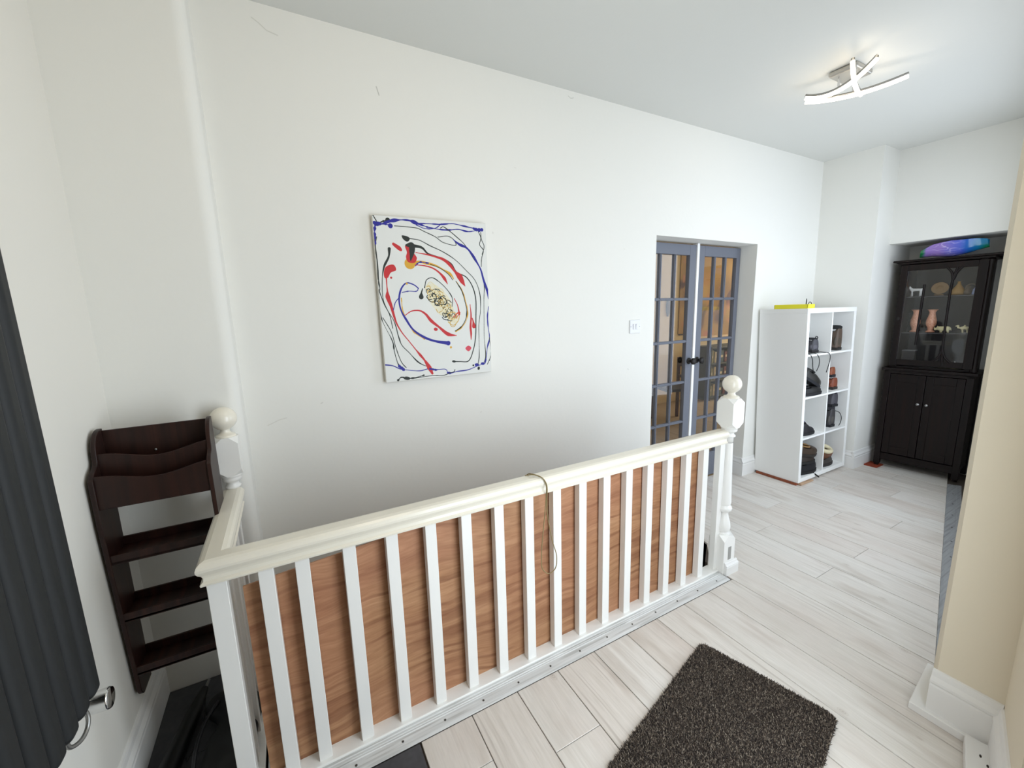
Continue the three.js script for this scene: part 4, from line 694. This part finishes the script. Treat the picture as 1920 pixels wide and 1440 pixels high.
  part('body', blob([[0, 0.036, -0.018, 0.019, 0, 0.036, 0.025, 0.02], [0, 0.038, -0.025, 0.014, 0, 0.03, -0.048, 0.009], [0, 0.033, -0.05, 0.004, 0, 0.05, -0.058, 0.001], [0, 0.046, -0.036, 0.004, 0, 0.058, -0.036, 0.002], [0.009, 0.03, -0.016, 0.008, 0.009, 0.006, -0.016, 0.006], [-0.009, 0.03, -0.012, 0.008, -0.009, 0.006, -0.008, 0.006], [0.009, 0.03, 0.026, 0.009, 0.009, 0.006, 0.028, 0.006], [-0.009, 0.03, 0.026, 0.009, -0.009, 0.006, 0.034, 0.006], [0, 0.04, 0.044, 0.003, 0, 0.02, 0.05, 0.002]], 0.0035, 0.008), ivory, rh);
  const cm = placed('figurine', 'ivory coloured camel figurine at the right of the middle cabinet shelf', 'figurine', at(0.11, S1, 0.165));
  part('body', blob([[0, 0.042, -0.012, 0.013, 0, 0.042, 0.016, 0.013], [0, 0.05, 0.0, 0.01, 0, 0.062, 0.002, 0.006], [0, 0.04, -0.02, 0.007, 0, 0.045, -0.036, 0.005], [0, 0.045, -0.036, 0.005, 0, 0.06, -0.038, 0.005], [0, 0.06, -0.038, 0.006, 0, 0.058, -0.05, 0.004], [0.006, 0.035, -0.012, 0.005, 0.006, 0.005, -0.01, 0.004], [-0.006, 0.035, -0.01, 0.005, -0.006, 0.005, -0.004, 0.004], [0.006, 0.035, 0.018, 0.006, 0.006, 0.005, 0.018, 0.004], [-0.006, 0.035, 0.016, 0.006, -0.006, 0.005, 0.024, 0.004]], 0.003, 0.007), ivory, cm);
  for (let i = 0; i < 5; i++) { const o = placed('figurine', 'tiny white figure in the row on the cabinet floor', 'figurine', at(0.09, S0, -0.08 + i * 0.024), 0, 'tiny white figures on the cabinet floor'); part('body', blob([[0, 0.01, -0.006, 0.008, 0, 0.01, 0.006, 0.008], [0, 0.014, -0.006, 0.005, 0, i === 3 ? 0.034 : 0.018, -0.009, 0.004]], 0.003, 0.006), white, o); }
  const boat = placed('ornament', 'flat cream boat shaped carving with a thin mast on the cabinet floor', 'ornament', at(0.08, S0, 0.115));
  part('hull', blob([[0, 0.01, -0.06, 0.009, 0, 0.012, 0.03, 0.012], [0, 0.011, 0.02, 0.011, 0, 0.008, 0.08, 0.006]], 0.004, 0.01), ivory, boat);
  part('mast', rod([0, 0.01, 0.035], [0, 0.06, 0.03], 0.004), white, boat);
  const dark = placed('box', 'dark box with a pale rim at the left of the cabinet floor', 'box', at(0.16, S0, -0.165));
  part('body', q(-0.04, 0.04, 0, 0.13, -0.045, 0.045), flat(0x1c1b1e, 0.7), dark); part('rim', q(-0.042, 0.042, 0.13, 0.136, -0.047, 0.047), flat(0x6f6f74, 0.5), dark);
  const book = placed('box', 'black upright box behind the pink vases on the middle cabinet shelf', 'box', at(0.2, S1, -0.18));
  part('body', q(-0.02, 0.02, 0, 0.165, -0.03, 0.03), flat(0x121214, 0.7), book); part('lid', q(-0.021, 0.021, 0.165, 0.172, -0.031, 0.031), flat(0x3c3c42, 0.6), book);
  // glass bowl on the top: a hammock shaped folded dish
  const bw = placed('bowl', 'folded art glass bowl in swirling blue, purple and green on top of the cabinet', 'bowl', at(0.05, 1.905, 0.04));
  const nu = 44, nv = 18, pos = [], uv = [], idx = [];
  for (let i = 0; i <= nu; i++) for (let j = 0; j <= nv; j++) {
    const u = i / nu * 2 - 1, v = j / nv * 2 - 1, w = 0.085 * (1 - 0.55 * Math.abs(u) ** 2.2), base = 0.004 + (u < 0 ? 0.032 : 0.058) * Math.abs(u) ** 1.5 + (u > 0.7 ? -0.03 * (u - 0.7) : -0.05 * Math.max(0, -u - 0.6));
    const yy = base + (0.118 - 0.03 * Math.abs(u) - (u < 0 ? 0.04 * u * u : 0.03 * u * u)) * Math.abs(v) ** 1.6;
    pos.push(v * w, yy + 0.004, 0.2 * u * (1 - 0.06 * Math.abs(v))); uv.push((u + 1) / 2, Math.abs(v));
  }
  for (let i = 0; i < nu; i++) for (let j = 0; j < nv; j++) { const a = i * (nv + 1) + j, b = a + nv + 1; idx.push(a, a + 1, b, b, a + 1, b + 1); }
  const bg = new THREE.BufferGeometry(); bg.setAttribute('position', new THREE.Float32BufferAttribute(pos, 3)); bg.setAttribute('uv', new THREE.Float32BufferAttribute(uv, 2)); bg.setIndex(idx); bg.computeVertexNormals();
  const inner = bg.clone(); { const p = inner.attributes.position, nn = bg.attributes.normal; for (let i = 0; i < p.count; i++) p.setXYZ(i, p.getX(i) + nn.getX(i) * 0.005, p.getY(i) + nn.getY(i) * 0.005, p.getZ(i) + nn.getZ(i) * 0.005); }
  const bm = phy({ map: bowlTex, roughness: 0.12, clearcoat: 0.6, clearcoatRoughness: 0.05, side: THREE.DoubleSide });
  part('dish', bg, bm, bw); part('inner_dish', inner, bm, bw);
  const wd = thing('packing_block', 'flat reddish wooden block under the left front leg of the dark cabinet', 'block', [4.862, 0, -1.672]);
  part('block', rb(-0.07, 0.07, 0, 0.012, -0.052, 0.05, 0.002, 1), std({ map: rustTex, color: 0xffc0a0, roughness: 0.8 }), wd);
}

// ---------------------------------------------------------------- the room seen through the glazed doors
{
  const tan = std({ color: 0xdcc9a0, roughness: 0.9 });
  struct('wall_far_back', bx(1.8, 9.2, -0.2, H, -4.9, -4.7), tan);
  struct('wall_far_left', bx(1.8, 2.0, -0.2, H, -4.9, -2.40), tan);
  struct('wall_far_right', askewNone([[0, -0.2], [2.4, -0.2], [2.4, H], [0, H]]), tan);
  function askewNone(p) { const s = shapeOf(p); s.holes.push(new THREE.Path([[0.35, 0.95], [0.35, 2.3], [2.05, 2.3], [2.05, 0.95]].map((q) => new THREE.Vector2(...q)))); return metre(new THREE.ExtrudeGeometry(s, { depth: 0.2, bevelEnabled: false }).rotateY(Math.PI / 2).translate(9.0, 0, -2.5)); }
  struct('wall_far_front', bx(4.8, 9.2, -0.2, H, -2.60, -2.40), tan);  // unseen side walls and ceiling keep stray light out of the far room
  struct('ceiling_far', bx(1.8, 9.2, H, H + 0.15, -4.9, -2.40), M.ceiling);
  struct('floor_far', bx(1.8, 9.2, -0.2, -0.002, -4.9, -2.335), std({ map: boardTex, color: 0xcbb592, roughness: 0.6 }));
  const w = structGroup('unseen_window_2'); for (const [z0, z1, y0, y1] of [[-4.55, -4.5, 0.95, 2.3], [-2.9, -2.85, 0.95, 2.3], [-4.5, -2.9, 2.25, 2.3], [-4.5, -2.9, 0.95, 1.0]]) part('frame', bx(9.05, 9.12, y0, y1, z0, z1), M.gloss, w);  // window out of view, placed to light the far room
  part('pane', bx(9.08, 9.084, 1.0, 2.25, -4.5, -2.9), M.glass, w);
  const p = thing('painting', 'large abstract painting in gold and brown seen through the glazed doors', 'painting', [6.75, 1.82, -4.7]);
  part('frame', [rb(-0.82, 0.82, -0.82, -0.765, 0, 0.035), rb(-0.82, 0.82, 0.765, 0.82, 0, 0.035), rb(-0.82, -0.765, -0.765, 0.765, 0, 0.035), rb(0.765, 0.82, -0.765, 0.765, 0, 0.035)], flat(0xc7a66e, 0.5), p);
  part('canvas', new THREE.BoxGeometry(1.53, 1.53, 0.015).translate(0, 0, 0.012), M.gold, p);
  const h = thing('wall_hanging', 'tall narrow gold hanging on the far room wall, behind the left door', 'wall hanging', [5.76, 1.72, -4.7]);
  part('cloth', rb(-0.075, 0.075, -0.6, 0.9, 0.004, 0.012), M.gold, h); part('rod', rod([-0.09, 0.9, 0.012], [0.09, 0.9, 0.012], 0.01), flat(0x3a2a18), h); part('weight', rod([-0.06, -0.61, 0.01], [0.06, -0.61, 0.01], 0.012), flat(0x2a1c14), h);
  const o = thing('wall_ornament', 'dark leaf shaped ornament on the far room wall, behind the left door', 'ornament', [5.43, 1.56, -4.7]);
  part('leaf', ball(0.5, 0, 0, 0.01, 0.09, 0.3, 0.03), flat(0x2f2620, 0.6), o);
  const ch = thing('chair', 'dark red wooden chair seen low through the left glazed door', 'chair', [4.62, 0, -3.85], -0.3);
  const red = flat(0x4a2020, 0.45);
  for (const [x, z] of [[-0.19, -0.19], [0.19, -0.19], [-0.19, 0.19], [0.19, 0.19]]) part('leg', rb(x - 0.018, x + 0.018, 0, x > 0 ? 0.86 : 0.45, z - 0.018, z + 0.018, 0.004), red, ch);
  part('seat', rb(-0.22, 0.22, 0.45, 0.49, -0.22, 0.22, 0.012), flat(0x2f2623, 0.7), ch); part('back_rail', rb(0.175, 0.205, 0.74, 0.84, -0.19, 0.19, 0.006), red, ch); part('back_rail', rb(0.178, 0.202, 0.58, 0.62, -0.19, 0.19, 0.006), red, ch);
  const bc = thing('bookcase', 'dark green low bookcase seen through the right glazed door', 'bookcase', [6.55, 0, -4.68]);
  const gr = flat(0x3a3f33, 0.6);
  for (const x of [-0.45, 0.42]) part('side', rb(x, x + 0.03, 0, 0.9, 0, 0.32), gr, bc);
  for (const y of [0.04, 0.32, 0.6, 0.87]) part('shelf', rb(-0.45, 0.45, y, y + 0.025, 0, 0.32), gr, bc); part('back', rb(-0.45, 0.45, 0, 0.9, 0, 0.01), gr, bc);
  const cols = [0x8d8a5a, 0x5f6f4a, 0xa79a7c, 0x70403a, 0x4c5f66, 0xb8ab8a];
  for (let i = 0; i < 18; i++) { const o2 = thing('book', 'book on the dark green bookcase in the far room', 'book', [6.55 - 0.38 + (i % 6) * 0.13, [0.065, 0.345, 0.625][Math.floor(i / 6)], -4.4], 0, 'books in the far room bookcase'); part('cover', rb(-0.05, 0.05, 0, 0.17 + (i * 7 % 5) * 0.01, -0.16, 0, 0.003), flat(cols[(i * 5) % 6], 0.7), o2); part('spine_label', rb(-0.03, 0.03, 0.08, 0.12, -0.001, 0.002, 0.0005, 1), flat(0xd2c8ac, 0.7), o2); }
}

scene.traverse((o) => { if (o.isMesh) o.castShadow = o.receiveShadow = true; });
renderer.render(scene, camera);
